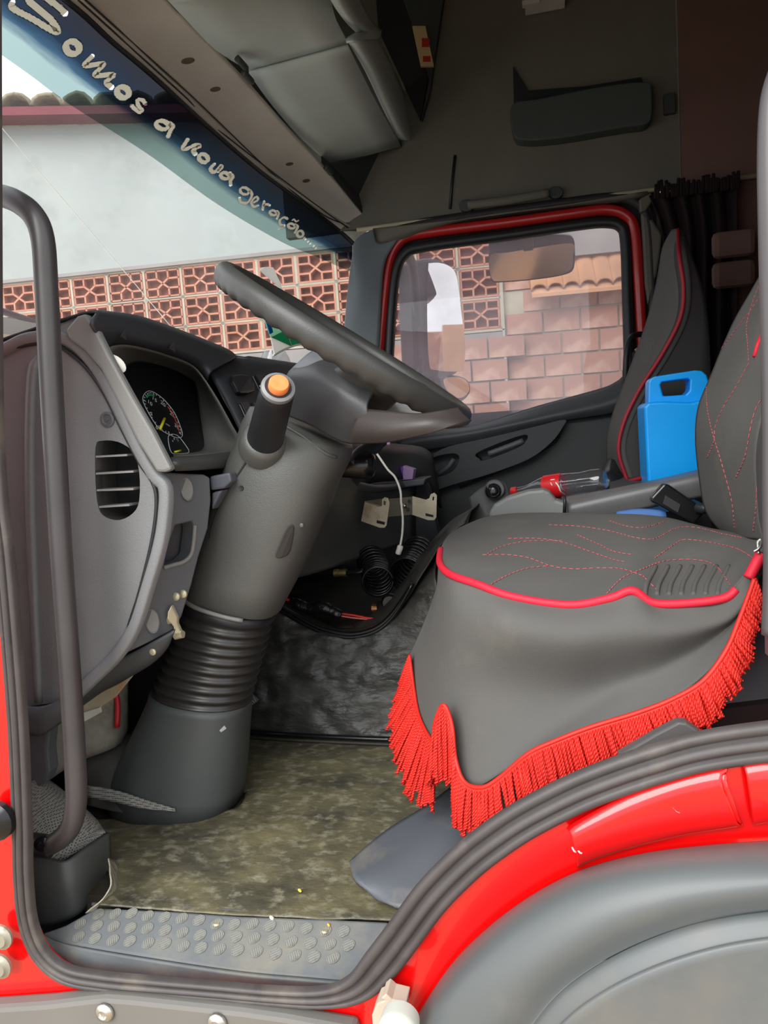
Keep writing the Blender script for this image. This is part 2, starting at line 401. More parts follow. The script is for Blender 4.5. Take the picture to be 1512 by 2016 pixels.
# white house far behind the block wall
hp = CAM+fh*8.5; hd = (rh*math.cos(rad(7))+fh*math.sin(rad(7))).normalized(); hn = hd.cross(ZU)
if hn.dot(fh) > 0: hn = -hn
def PH(px, py, k=0): return PL(px, py, hp+hn*k, hn)
ht = PH(100, 248); z1 = ht.z; zt = PH(100, 206, .3).z
hc = PH(450, 400)
house = thing('white_house', (hc.x, hc.y, -1.2), 'white plastered house with a maroon fascia above the block wall', 'building')
box('plaster_wall', V((hc.x, hc.y, (z1-1.2)/2))-hn*.1, hd*5.5, hn*.1, ZU*((z1+1.2)/2), PLAST, house)
box('fascia_board', V((hc.x, hc.y, (z1+zt)/2))+hn*.15, hd*5.5, hn*.12, ZU*((zt-z1)/2), FASC, house)
for i in range(36):
    c = V((hc.x, hc.y, zt+.01))+hn*.28+hd*(-5.3+.3*i)
    if c.x > -.5: continue
    pts = []
    for h in range(2):
        for k in range(7):
            a = math.pi*k/6; pts.append(c+hd*(math.cos(a)*.145)+ZU*(math.sin(a)*(.10+.02*random.random()))-hn*(h*1.2)+ZU*h*.12)
    mesh('roof_tile', [tuple(p) for p in pts], [(k, k+1, k+8, k+7) for k in range(6)], MOSS, house, True, 0, .03)
# building behind the truck, seen in the mirrors
rh_ = thing('rear_wall', (9.5, 4, -1.2), 'tan wall showing as the lower reflection in the tall exterior mirror', 'wall')
aabox('wall_face', (9.4, 1.5, -1.2), (9.6, 9, 2.2), BRICK, rh_)
aabox('pillar', (9.3, 4.0, -1.2), (9.4, 4.5, 2.3), TILE, rh_)
# antenna whip and wiper outside the windscreen
tag(tube('antenna_whip', [PX(336, 642, -1.32), PX(165, 440, -1.42), PX(-10, 236, -1.5)], [.0016, .0013, .001], WHT, sm=6, res=6), 'thin pale antenna whip leaning outside the windscreen', 'antenna')

# ================================================================== CAB SHELL
YP = 2.06   # passenger side wall plane
# floor
flo = st(plate('floor', [V((-1.0, .13, -.001)), V((.9, .13, -.001)), V((.9, .86, 0)), V((-1.0, .86, 0))], (0, 0, -.03), CARPD))
st(aabox('wall_under', (-1.15, .05, -.4), (1.3, 2.1, -.05), BLK))
st(aabox('wall_front', (-1.22, .1, -.1), (-1.16, 2.1, .76), BLK))
st(aabox('wall_back', (1.25, 0, -.1), (1.3, 2.1, 2.6), BROWN))
st(aabox('ceiling', (-1.05, 0, 2.5), (1.3, 2.12, 2.56), UPW))
st(aabox('wall_left', (-1.0, -.0, 1.62), (1.3, .05, 2.56), UPW))
st(aabox('wall_left', (.30, .04, -.1), (1.3, .09, 1.62), BLK))
wf = st(aabox('wall_front', (-1.06, 0, 1.86), (-1.0, 2.1, 2.55), UPW))
# passenger upper wall in two shades
s1 = PY(1340, 365, YP); zs = s1.z
st(plate('wall_right', [V((-1.0, YP, zs)), V((s1.x, YP, zs)), V((s1.x, YP, 2.55)), V((-1.0, YP, 2.55))], (0, .04, 0), UPW))
st(plate('wall_right', [V((s1.x+.006, YP, zs)), V((1.27, YP, zs)), V((1.27, YP, 2.55)), V((s1.x+.006, YP, 2.55))], (0, .04, 0), BROWN))
st(tube('trim_1', [V((-.70, YP-.01, zs-.008)), V((.9, YP-.01, zs-.004))], .009, mat('cream_trim', (196, 186, 158), .6)))
st(plate('wall_right', [V((.55, YP+.02, -.05)), V((1.27, YP+.02, -.05)), V((1.27, YP+.02, zs)), V((.55, YP+.02, zs))], (0, .04, 0), BROWN))
st(aabox('wall_right', (-1.2, 2.13, -.4), (1.27, 2.17, .80), BLK))
st(aabox('wall_right', (-1.2, 2.13, .80), (-.98, 2.17, .90), BLK))
st(aabox('wall_right', (.36, 2.112, .75), (.62, 2.14, 1.56), PILB))
# panel groove and tray on the upper wall
tag(tube('seam_groove', [(896, 306, YP-.002), (890, 360, YP-.002), (886, 412, YP-.002)], .006, BLK), 'thin dark vertical seam slot on the upper side wall', 'seam')
tr = thing('wall_pocket', tuple(PY(1145, 270, YP)), 'dark moulded storage pocket on the upper side wall', 'pocket')
plate('pocket_front', [(p[0], p[1], YP-.07) for p in cr([(1008, 205), (1010, 262), (1030, 276), (1100, 272), (1230, 250), (1272, 244), (1284, 225), (1283, 172), (1272, 160), (1180, 170), (1060, 194)], 3, True)], (0, .069, 0), mat('pocket_green_grey', (70, 76, 72), .75), tr, bev=.008)
plate('pocket_shadow', [(1010, 130, YP-.012), (1012, 220, YP-.012), (1278, 190, YP-.012), (1262, 152, YP-.012), (1150, 170, YP-.012), (1040, 178, YP-.012)], (0, .01, 0), BLK, tr)  # black plate paints the shadow above and left of the pocket
rl = thing('grab_rail', tuple(PY(1000, 400, YP)), 'dark horizontal grab rail above the passenger window', 'handle')
tube('rail', [(922, 404, YP-.03), (1000, 394, YP-.045), (1080, 380, YP-.04)], .016, UPW, rl, sm=6)
for p in ((918, 404), (1094, 378)):
    plate('rail_mount', [(a, b, YP-.03) for a, b in ell(p[0], p[1], 15, 12, 14)], (0, .029, 0), SHELFD, rl, bev=.004)
cn = tag(box('wall_socket', PY(1318, 205, YP-.012), XU*.02, YU*.011, ZU*.035, SHELFD, None, .004), 'small dark socket near the rear edge of the upper side wall', 'socket')
tag(multi('roof_lamp', [boxm(PY(1072, -6, YP-.06), XU*.07, YU*.05, ZU*.025), boxm(PY(1045, 6, YP-.1), XU*.03, YU*.01, ZU*.008)], mat('lamp_lens', (210, 205, 200), .3), None, False), 'small pale lamp fitting at the top edge of the side wall', 'lamp')

# ================================================================== WINDSCREEN + HEADER
hdr = [PX(105-300, -230, -1.0), PX(118, -8, -1.0), PX(215, 78, -.995), PX(300, 150, -.99), PX(415, 255, -.965), PX(510, 336, -.92), PX(600, 402, -.86), PX(660, 448, -.79), PX(697, 482, -.73)]
def bot(t, p): # foot of windscreen under each header point
    return V((p.x-.24+.22*t**4, p.y, .80))
gl_rows = [hdr, [p.lerp(bot(i/8, p), .5)+V((-.01, 0, 0)) for i, p in enumerate(hdr)], [bot(i/8, p) for i, p in enumerate(hdr)]]
# the film edge
ws = patch('window_1', gl_rows, GLASS, None, n=5, sol=0); st(ws)
T_ws = bvh(ws)
def onws(px, py, off=.004):
    h = hit(T_ws, px, py, off)
    return h if h is not None else PX(px, py, -1.0)
hdr_px = [(30, -85), (118, -8), (215, 78), (300, 150), (415, 255), (510, 336), (600, 402), (660, 448), (694, 478)]
low_px = [(-110, 30), (-20, 92), (62, 150), (135, 204), (286, 300), (425, 400), (550, 474), (620, 504), (692, 536)]
rows = []
hdr_px = cr(hdr_px, 4); low_px = cr(low_px, 4)
for k in range(7):
    t = k/6; rows.append([onws(a[0]*(1-t)+b[0]*t, a[1]*(1-t)+b[1]*t, .004) for a, b in zip(hdr_px, low_px)])
fm = bpy.data.materials.new('sunstrip_film'); fm.use_nodes = True; t = fm.node_tree; t.nodes.clear()
o_ = t.nodes.new('ShaderNodeOutputMaterial'); tr_ = t.nodes.new('ShaderNodeBsdfTransparent'); df = t.nodes.new('ShaderNodeBsdfDiffuse'); mx = t.nodes.new('ShaderNodeMixShader')
uvn = t.nodes.new('ShaderNodeUVMap'); sp = t.nodes.new('ShaderNodeSeparateXYZ'); nn = t.nodes.new('ShaderNodeTexNoise'); nn.inputs['Scale'].default_value = 7; nn.inputs['Detail'].default_value = 3
ma = t.nodes.new('ShaderNodeMath'); ma.operation = 'MULTIPLY_ADD'; ma.inputs[1].default_value = .22
t.links.new(uvn.outputs[0], sp.inputs[0]); t.links.new(uvn.outputs[0], nn.inputs['Vector']); t.links.new(nn.outputs['Fac'], ma.inputs[0]); t.links.new(sp.outputs['Y'], ma.inputs[2])
cr1 = t.nodes.new('ShaderNodeValToRGB'); e = cr1.color_ramp.elements
e[0].position = .56; e[0].color = lin((40, 56, 74))+(1,); e[1].position = .84; e[1].color = lin((172, 196, 192))+(1,)
e2 = cr1.color_ramp.elements.new(.70); e2.color = lin((70, 100, 124))+(1,)
e3 = cr1.color_ramp.elements.new(.2); e3.color = lin((50, 51, 58))+(1,)
t.links.new(ma.outputs[0], cr1.inputs[0]); t.links.new(cr1.outputs[0], tr_.inputs[0])
df.inputs[0].default_value = lin((60, 74, 96))+(1,); mx.inputs[0].default_value = .16
t.links.new(tr_.outputs[0], mx.inputs[1]); t.links.new(df.outputs[0], mx.inputs[2]); t.links.new(mx.outputs[0], o_.inputs[0])
LET = trmat('pale_vinyl_lettering', (176, 170, 152), .6)
LET2 = LET
# letters traced as pen strokes on the film; A: scale 3.78, B: scale 2.0 zooms
STR = []
def stroke(pl, wd, sc, closed=False, ang=-35):
    pts = cr([(a/sc, b/sc) for a, b in pl], 9, closed); N = len(pts)
    L = []; R_ = []
    for i, p in enumerate(pts):
        a = pts[i-1] if (i or closed) else pts[0]; b = pts[(i+1) % N] if (i < N-1 or closed) else pts[-1]
        dx, dy = b[0]-a[0], b[1]-a[1]; l = math.hypot(dx, dy) or 1; dx /= l; dy /= l
        na = rad(ang); c = abs(dx*math.sin(na)-dy*math.cos(na)); ww = wd/sc/2*(.62+.38*c)
        if not closed: ww *= (.6 if i in (0, N-1) else 1)
        ww *= 1.22; STR.append((p[0], p[1], ww)); ww *= 1.25
        L.append((p[0]-dy*ww, p[1]+dx*ww)); R_.append((p[0]+dy*ww, p[1]-dx*ww))
    vs = [onws(q[0], q[1], -.003) for q in L+R_]
    fs = [(i, (i+1) % N, N+(i+1) % N, N+i) for i in range(N if closed else N-1)]
    return vs, fs
def ring(cx, cy, rx, ry, rot=.6, n=9):
    return [(cx+rx*math.cos(a)*math.cos(rot)-ry*math.sin(a)*math.sin(rot), cy+rx*math.cos(a)*math.sin(rot)+ry*math.sin(a)*math.cos(rot)) for a in [2*math.pi*k/n for k in range(n)]]
A, B = 3.78, 2.0
letters = [
 [([(485, 100), (440, 55), (360, -5), (290, -45), (225, -40), (215, 5), (290, 70), (390, 160), (430, 235), (380, 222), (240, 140), (95, 60), (95, 15)], 42, A, 0)],
 [(ring(540, 355, 52, 44), 46, A, 1)],
 [([(690, 415), (640, 468), (650, 488), (765, 478), (712, 545), (730, 562), (838, 558), (795, 610), (828, 648)], 40, A, 0)],
 [(ring(915, 687, 46, 38), 40, A, 1)],
 [([(1080, 772), (1060, 745), (1025, 745), (1030, 785), (1055, 822), (1030, 832), (978, 785)], 26, A, 0)],
 [(ring(1208, 930, 46, 30, .3), 30, A, 1), ([(1262, 915), (1285, 940), (1268, 975), (1250, 1018)], 30, A, 0)],
 [([(740, 548), (722, 578), (732, 586), (768, 572), (784, 576), (762, 592), (768, 606)], 16, B, 0)],
 [(ring(801, 623, 19, 15), 15, B, 1)],
 [([(846, 645), (830, 662), (836, 676), (850, 674), (868, 655), (872, 660), (858, 676)], 14, B, 0)],
 [(ring(886, 692, 17, 12, .3), 13, B, 1), ([(905, 682), (916, 696), (908, 712), (908, 728)], 13, B, 0)],
 [(ring(963, 752, 18, 13, .3), 10, B, 1), ([(982, 748), (992, 768), (975, 798), (948, 796), (944, 780)], 10, B, 0)],
 [([(994, 800), (1014, 788), (1012, 776), (998, 782), (990, 800), (1000, 814), (1018, 808)], 9, B, 0)],
 [([(1040, 792), (1034, 826)], 9, B, 0), ([(1036, 812), (1048, 804), (1062, 808)], 9, B, 0)],
 [(ring(1076, 838, 14, 9, .3), 9, B, 1), ([(1090, 832), (1097, 842), (1090, 862)], 9, B, 0)],
 [([(1132, 862), (1118, 856), (1102, 868), (1104, 884), (1120, 888)], 9, B, 0), ([(1110, 890), (1112, 898), (1098, 902)], 6, B, 0)],
 [(ring(1148, 890, 14, 9, .3), 9, B, 1), ([(1162, 884), (1172, 894), (1160, 918)], 9, B, 0), ([(1150, 868), (1158, 864), (1166, 872), (1176, 868)], 6, B, 0)],
 [(ring(1182, 921, 12, 12, .3), 9, B, 1)],
 [([(1196, 936), (1201, 941)], 9, B, 0)], [([(1215, 953), (1220, 958)], 9, B, 0)], [([(1237, 971), (1242, 976)], 9, B, 0)],
]
import numpy as np
LM = [[stroke(p, wd, sc, bool(c)) for p, wd, sc, c in L] for L in letters]
hp_, lp_ = cr(hdr_px[::4], 110), cr(low_px[::4], 110)
NU, NV = len(hp_), 96
ha = np.array(hp_); la = np.array(lp_); tt = np.linspace(0, 1, NV)[:, None, None]
G = ha[None]*(1-tt)+la[None]*tt
cen = (G[:-1, :-1]+G[1:, 1:]+G[:-1, 1:]+G[1:, :-1])/4
mask = np.zeros(cen.shape[:2], bool)
for a_, b_, w_ in STR:
    if w_ <= 0: continue
    mask |= ((cen[..., 0]-a_)**2+(cen[..., 1]-b_)**2) < w_*w_
vs = [onws(G[v, u, 0], G[v, u, 1], .004) for v in range(NV) for u in range(NU)]
fs = [(v*NU+u, v*NU+u+1, (v+1)*NU+u+1, (v+1)*NU+u) for v in range(NV-1) for u in range(NU-1) if not mask[v, u]]
me = bpy.data.meshes.new('sun_strip'); me.from_pydata([tuple(p) for p in vs], [], fs); ul = me.uv_layers.new(name='UVMap')
vi_ = np.empty(len(me.loops), np.int32); me.loops.foreach_get('vertex_index', vi_)
uv_ = np.empty((len(vi_), 2), np.float32); uv_[:, 0] = (vi_ % NU)/(NU-1); uv_[:, 1] = (vi_//NU)/(NV-1); ul.data.foreach_set('uv', uv_.ravel())
film = link('sun_strip', me, fm, None, True)
tag(film, 'dark blue graduated sun strip with pale script lettering across the windscreen top', 'sun strip')
for L in LM: multi('letter', L, LET, film, False)
# header panel
up_px = [(40, -330), (322, -8), (365, 38), (420, 92), (490, 165), (570, 255), (632, 322), (690, 392), (734, 446)]
hrow0 = [p+V((.012, 0, .0)) for p in hdr]
upx = [-.84, -.84, -.83, -.82, -.80, -.77, -.74, -.70, -.655]
hrow2 = [PX(a, b, x) for (a, b), x in zip(up_px, upx)]
hrow1 = [a.lerp(b, .45)+V((0, 0, .012)) for a, b in zip(hrow0, hrow2)]
head = thing('windscreen_header', tuple(hdr[4]), 'light grey textured header panel above the windscreen with two raised ribs', 'header panel')
hpan = patch('header_panel', [hrow0, hrow1, hrow2], LINER, head, n=6, sol=.01, off=0)
T_h = bvh(hpan)
for off_, rm in ((0, BLK), (5, LINER), (10, BLK)):
    pts = [hit(T_h, a+off_*.7, b-off_*.7, .001, None) for a, b in [(154, 0), (225, 64), (295, 128), (370, 196), (445, 268), (520, 340), (585, 397), (640, 436), (690, 452), (722, 452)]]
    tube('rib', [p for p in pts if p is not None], .0022 if rm is BLK else .0034, rm, head, sm=5, res=6)
for (a, b, rx) in [(370, 120, 14), (424, 176, 11), (570, 323, 8), (603, 356, 8), (682, 440, 5)]:
    q = [hit(T_h, x, y, .0012, None) for x, y in ell(a, b, rx, rx*.45, 10, -.15)]
    if all(x is not None for x in q):
        mesh('stain_spot', q, [tuple(range(10))], mat('scuff_mark', (96, 88, 72), .9), head)
# edge trim of the header against the glass (dark line)
tube('edge_seal', [p+V((.006, 0, -.002)) for p in hdr], .009, BLK, head, sm=5)

# overhead shelf: three panels, bar handles, end box
ov = thing('overhead_shelf', tuple(hrow2[5]), 'grey overhead storage console above the windscreen with flap doors', 'overhead console')
def pan(name, pl, m, vec=(.0, .0, .03), bev=.006, par=ov): return plate(name, pl, vec, m, par, bev=bev)
pA = [PX(324, -6, -.835), PX(425, 96, -.815), PX(488, 136, -.80), PX(684, 84, -.50), PX(648, -8, -.52)]
pB = [PX(492, 143, -.80), PX(560, 240, -.775), PX(650, 322, -.74), PX(772, 296, -.52), PX(790, 286, -.50), PX(684, 92, -.50)]
patch('flap_door', [[PX(320, -10, -.835), PX(372, 44, -.825), PX(425, 96, -.815), PX(488, 134, -.80)], [PX(646, -40, -.52), PX(650, 0, -.515), PX(662, 40, -.51), PX(684, 82, -.50)]], SHELF, ov, n=3, sol=.012)
patch('flap_door', [[PX(490, 141, -.80), PX(530, 198, -.785), PX(590, 268, -.765), PX(650, 322, -.74)], [PX(685, 90, -.50), PX(712, 145, -.50), PX(748, 215, -.50), PX(788, 286, -.50)]], SHELF, ov, n=3, sol=.012)
pC = [PX(650, 326, -.735), PX(632, 322, -.745), PX(734, 446, -.655), PX(745, 430, -.65), PX(806, 325, -.53), PX(806, 276, -.49), PX(790, 290, -.50)]
pan('end_panel', pC, SHELFD)
def barp(L, R_, m, nm):
    n = len(L); mid = [((a[0]+b[0])/2, (a[1]+b[1])/2) for a, b in zip(L, R_)]
    xs = -.49
    return patch(nm, [[PX(p[0], p[1], xs-.005) for p in L], [PX(p[0]*.6+q[0]*.4, p[1]*.6+q[1]*.4, xs+.025) for p, q in zip(L, R_)], [PX(p[0], p[1], xs+.01) for p in R_]], m, ov, n=4, sol=.006)
barp([(684, 78), (720, 140), (755, 215), (784, 268), (800, 276)], [(742, 72), (770, 128), (800, 195), (826, 262), (828, 276)], SHELF, 'pull_bar')
barp([(640, -30), (655, 4), (680, 40), (706, 66)], [(694, -30), (708, 0), (730, 40), (750, 62)], SHELF, 'pull_bar')
barp([(700, 66), (684, 76), (682, 84)], [(750, 60), (748, 70), (745, 76)], SHELF, 'joint_cover')
plate('open_bay', [(740, -6, 2.035), (745, 60, 2.035), (764, 100, 2.035), (827, 236, 2.035), (842, 155, 2.035), (816, 65, 2.035), (791, -6, 2.035)], (0, .02, 0), BLK, ov)
plate('cheek_panel', [(791, -8, 2.02), (818, 65, 2.02), (844, 155, 2.02), (830, 236, 2.02), (846, 180, 2.02), (874, -8, 2.02)], (0, .03, 0), SHELFD, ov, bev=.003)
for (a, b) in [(468, 125), (480, 152), (640, 335)]:
    p = PX(a, b, -.79 if a < 600 else -.735)
    tube('hinge_clip', [p+V((.01, -.03, 0)), p+V((.02, 0, -.012)), p+V((.01, .03, 0))], .009, SHELFD, ov, sm=4)
tag(multi('snack_packets', [boxm(PY(833, 92, 1.99), (UP*.075+RT*-.016), RT*.024, fw*.004)], mat('cream_packet', (214, 190, 140), .6), None, False), 'cream and red packet tucked in the overhead net', 'packet')
pk = bpy.data.objects['snack_packets']; pk.name = 'snack_packet'
box('red_print', PY(838, 84, 1.98), RT*.014, UP*.016, fw*.001, mat('packet_red', (190, 50, 36), .6), pk)
box('red_print', PY(840, 116, 1.98), RT*.014, UP*.010, fw*.001, mat('packet_red', (190, 50, 36), .6), pk)

# ================================================================== PASSENGER SIDE: pillar, door, window
st(patch('trim_2', [[(688, 540, 1.99), (694, 500, 1.99), (696, 480, 1.99), (712, 462, 2.0), (735, 452, 2.02)], [(680, 700, 2.0), (700, 620, 2.0), (712, 560, 2.0), (722, 500, 2.01), (745, 480, 2.03)], [(745, 720, 2.04), (748, 640, 2.04), (752, 560, 2.04), (760, 510, 2.04), (785, 470, 2.05)]], PILL, None, n=5, sol=.01))
st(patch('trim_3', [[(735, 450, 2.03), (900, 432, 2.03), (1100, 404, 2.03), (1275, 376, 2.03)], [(728, 478, 2.035), (900, 434, 2.035), (1100, 406, 2.035), (1275, 384, 2.035)], [(745, 490, 2.05), (900, 436, 2.06), (1100, 408, 2.06), (1262, 394, 2.06)]], PILB, None, n=4, sol=.008))
door = thing('door_1', tuple(PY(1000, 1000, YP)), None, None); st(door)
yD = 2.075
red_out = [(740, 860), (746, 720), (752, 640), (760, 560), (770, 505), (795, 470), (850, 457), (1000, 438), (1130, 420), (1195, 413), (1232, 424), (1250, 455), (1258, 560), (1266, 700), (1272, 780)]
def band(nm, pl, off0, off1, y0, y1, m, par):  # offsets in metres inwards
    return sweep(nm, [(a, b, y0) for a, b in pl], [(off0, 0), ((off0+off1)/2, y0-y1+.004), (off1, 0)], NY, m, par)
sg = 1
mb = mat('door_seal_black', (44, 40, 40), .6)
def loop_band(nm, pl, w, y, m, h=.008):
    tube(nm, [(a, b, y) for a, b in pl], w, m, door, sm=5, res=8, flat=1)
loop_band('door_seal', [(730, 860), (734, 720), (740, 600), (750, 515), (768, 472), (798, 448), (900, 430), (1100, 402), (1200, 390), (1246, 396), (1274, 432), (1284, 560), (1292, 720)], .020, 2.058, mb)
loop_band('red_frame', red_out, .0205, yD-.008, REDD)
loop_band('window_channel', [(762, 800), (766, 700), (772, 600), (780, 534), (797, 500), (834, 486), (1000, 463), (1130, 444), (1190, 438), (1222, 446), (1232, 478), (1236, 600), (1240, 740)], .021, yD-.002, BLK)
gl = plate('window_pane', [(a, b, yD+.01) for a, b in [(768, 820), (775, 560), (790, 495), (1000, 462), (1200, 434), (1232, 450), (1236, 600), (1240, 760), (940, 850)]], (0, .004, 0), GLASSH, door)
dpz = PY(1000, 1000, YP)
plate('frame_backing', [(700, 470, 2.105), (800, 425, 2.105), (1000, 400, 2.105), (1290, 360, 2.105), (1310, 900, 2.105), (720, 900, 2.105)], (0, .01, 0), mb, door, holes=[[(a, b, 2.105) for a, b in [(770, 822), (777, 560), (792, 498), (1000, 465), (1198, 437), (1230, 452), (1234, 600), (1238, 755), (940, 848)]]])  # added behind the frame to block light leaking through the gaps
# lower door panel
plate('door_panel', [(730, 850, yD-.02), (850, 840, yD-.02), (932, 838, yD-.02), (1060, 798, yD-.02), (1170, 768, yD-.02), (1212, 755, yD-.02), (1232, 735, yD-.02), (1242, 690, yD-.02), (1290, 690, yD-.02), (1330, 900, yD-.02), (1330, 1150, yD-.02), (700, 1250, yD-.02)], (0, .06, 0), DOORP, door, bev=.008, holes=[])
patch('belt_ledge', [[(728, 858, 2.05), (850, 846, 2.05), (932, 840, 2.05), (1080, 795, 2.05), (1180, 768, 2.05), (1225, 745, 2.05)], [(730, 880, 2.0), (850, 862, 2.0), (935, 850, 2.0), (1085, 818, 2.0), (1190, 795, 2.0), (1240, 775, 2.0)], [(735, 905, 2.02), (850, 885, 2.02), (940, 868, 2.02), (1090, 832, 2.02), (1200, 815, 2.02), (1250, 800, 2.02)]], mat('door_ledge', (66, 68, 70), .5), door, n=4, sol=.006)
# armrest bulge with pull handle recess + latch recess
plate('armrest', [(a, b, 1.985) for a, b in cr([(735, 935), (830, 905), (880, 880), (960, 862), (1060, 838), (1112, 826), (1108, 842), (1085, 872), (1040, 905), (960, 935), (870, 962), (790, 1000), (740, 1020)], 4, True)], (0, .07, 0), DOORP, door, bev=.012,
      holes=[[(a, b, 1.985) for a, b in cr([(938, 893), (985, 872), (1034, 856), (1036, 868), (1018, 882), (955, 906), (944, 903)], 3, True)], [(a, b, 1.985) for a, b in cr([(834, 922), (848, 903), (890, 893), (904, 902), (890, 928), (850, 942), (836, 936)], 3, True)]])
tube('pull_handle', [(962, 894, 1.99), (1000, 880, 1.985), (1030, 868, 1.99)], .012, GREYD, door, sm=4)
tube('latch_lever', [(862, 932, 2.0), (880, 922, 1.985), (894, 904, 1.99)], .011, GREYD, door, sm=4)
tube('panel_seam', [(905, 960, 2.04), (1000, 920, 2.035), (1090, 872, 2.035), (1110, 826, 2.03)], .004, BLK, door, sm=4)
# B pillar cover beyond the window
st(plate('trim_4', [(1262, 418, 2.04), (1285, 432, 2.04), (1304, 462, 2.04), (1300, 500, 2.04), (1290, 560, 2.04), (1276, 600, 2.04), (1270, 560, 2.04), (1266, 480, 2.04)], (0, .03, 0), PILB, None, bev=.008))
st(plate('trim_5', [(1258, 392, 2.03), (1282, 378, 2.03), (1284, 396, 2.03), (1272, 415, 2.03), (1260, 418, 2.03)], (0, .03, 0), PILB, None, bev=.006))
# grab handle of passenger side at rear of window
ph = thing('passenger_grab_handle', tuple(PY(1240, 760, 2.0)), 'short black grab handle behind the passenger window', 'handle')
tube('rail', [(1262, 658, 2.03), (1245, 662, 2.0), (1236, 680, 1.98), (1232, 720, 1.97), (1232, 770, 1.98), (1240, 790, 2.02)], .011, BLK, ph, sm=5)
lt = tag(plate('door_latch', [(1249, 688, 1.99), (1264, 676, 1.99), (1262, 682, 1.99), (1255, 694, 1.99)], (0, .02, 0), CHR, None, bev=.002), 'small chrome belt latch behind the passenger window', 'latch')

# exterior mirrors on passenger side
em = thing('passenger_mirror', tuple(PY(870, 650, 2.5)), 'tall exterior mirror beyond the passenger window', 'mirror')
def rrp(pl, y, n=4): return [PL(a, b, PY(870, 650, y), MN) for a, b in cr(pl, n, True)]
MN = V((.62, -1, .0)).normalized(); MN = V((.80, -.60, -.02)).normalized()
shell_px = [(815, 540), (822, 514), (850, 508), (885, 520), (902, 560), (910, 640), (912, 700), (900, 736), (860, 742), (826, 736), (818, 660)]
plate('housing', rrp(shell_px, 2.52), tuple(V((-.08, .03, 0))), BLK, em, bev=.015)
gpx = [(838, 530), (843, 519), (868, 520), (888, 532), (896, 556), (904, 620), (911, 680), (908, 726), (895, 732), (852, 729), (840, 715), (836, 620)]
mg_ = plate('mirror_glass', [p+V((.012, -.004, 0)) for p in rrp(gpx, 2.52, 3)], tuple(V((-.004, .002, 0))), MIRR, em)
tube('arm', [(796, 500, 2.13), (812, 525, 2.3), (822, 640, 2.42), (828, 745, 2.4), (838, 800, 2.25)], .02, BLK, em, sm=5)
em2 = thing('wide_angle_mirror', tuple(PY(885, 770, 2.5)), 'small wide angle mirror under the tall exterior mirror', 'mirror')
plate('housing', rrp([(855, 745), (880, 738), (908, 740), (925, 752), (926, 775), (905, 792), (870, 780)], 2.52), tuple(V((-.07, .03, 0))), BLK, em2, bev=.012)
plate('mirror_glass', [p+V((.012, -.004, 0)) for p in rrp([(868, 748), (890, 743), (908, 746), (918, 758), (918, 772), (902, 784), (880, 776)], 2.52, 3)], tuple(V((-.004, .002, 0))), MIRR, em2)
km = thing('kerb_mirror', tuple(PY(1045, 500, 2.4)), 'wide kerb mirror hanging over the top of the passenger window', 'mirror')
KN = V((-.05, -1, -.35)).normalized()
def kp(pl, n=3): return [PL(a, b, PY(1045, 500, 2.42), KN) for a, b in cr(pl, n, True)]
plate('housing', kp([(962, 490), (966, 478), (1000, 468), (1060, 462), (1110, 462), (1128, 468), (1132, 490), (1130, 528), (1112, 541), (1060, 550), (990, 556), (966, 550)]), tuple(V((0, .06, .02))), BLK, km, bev=.012)
plate('mirror_glass', [p+V((0, -.016, -.006)) for p in kp([(965, 502), (1000, 496), (1060, 486), (1126, 478), (1128, 500), (1126, 524), (1110, 537), (1060, 546), (990, 552), (968, 546)], 3)], tuple(V((0, .003, .001))), mat('kerb_mirror_glass', (214, 178, 146), .08, metal=.9), km)  # tan reflection put into the glass colour
box('arm', PL(1038, 464, PY(1045, 500, 2.27), KN), XU*.022, YU*.14, ZU*.03, BLK, km, .006)

# passenger seat
pseat = thing('passenger_seat', tuple(PZ(1330, 960, .45)), 'passenger seat with dark cover and long red piping behind the blue can', 'seat')
sil = [(1322, 452, 1.62), (1303, 490, 1.70), (1291, 560, 1.72), (1270, 640, 1.74), (1240, 722, 1.76), (1214, 790, 1.78), (1196, 850, 1.78), (1194, 905, 1.78), (1204, 955, 1.78)]
mid = [(1330, 450, 1.55), (1320, 490, 1.52), (1318, 560, 1.52), (1305, 640, 1.54), (1272, 722, 1.56), (1238, 790, 1.56), (1212, 850, 1.56), (1208, 905, 1.56), (1220, 955, 1.56)]
pip = [(1335, 452, 1.5), (1337, 500, 1.40), (1346, 570, 1.38), (1338, 630, 1.38), (1302, 700, 1.38), (1262, 762, 1.38), (1228, 832, 1.38), (1218, 890, 1.38), (1236, 950, 1.38)]
sid = [(1345, 452, 1.5), (1362, 500, 1.44), (1385, 570, 1.42), (1395, 640, 1.42), (1398, 700, 1.42), (1400, 762, 1.42), (1400, 832, 1.42), (1400, 890, 1.42), (1400, 950, 1.42)]
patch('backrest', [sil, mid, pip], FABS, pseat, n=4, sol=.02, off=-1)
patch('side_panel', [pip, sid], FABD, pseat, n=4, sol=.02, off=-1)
PIPD = mat('dim_red_piping', (150, 20, 34), .6)  # darker copy of the piping red, dim light put into the colour
tube('piping', [(a, b, c-.012) for a, b, c in pip]+[(1234, 962, 1.36)], .0058, PIPD, pseat, sm=6)
tube('piping', [(1238, 948, 1.34), (1268, 940, 1.3), (1290, 938, 1.25)], .006, PIPD, pseat, sm=4)
patch('seat_cushion', [[(1190, 925, 1.8), (1290, 905, 1.8), (1400, 895, 1.8)], [(1200, 958, 1.3), (1290, 948, 1.3), (1400, 935, 1.3)], [(1200, 1010, 1.28), (1290, 1000, 1.28), (1400, 990, 1.28)]], FABD, pseat, n=4, sol=.01)
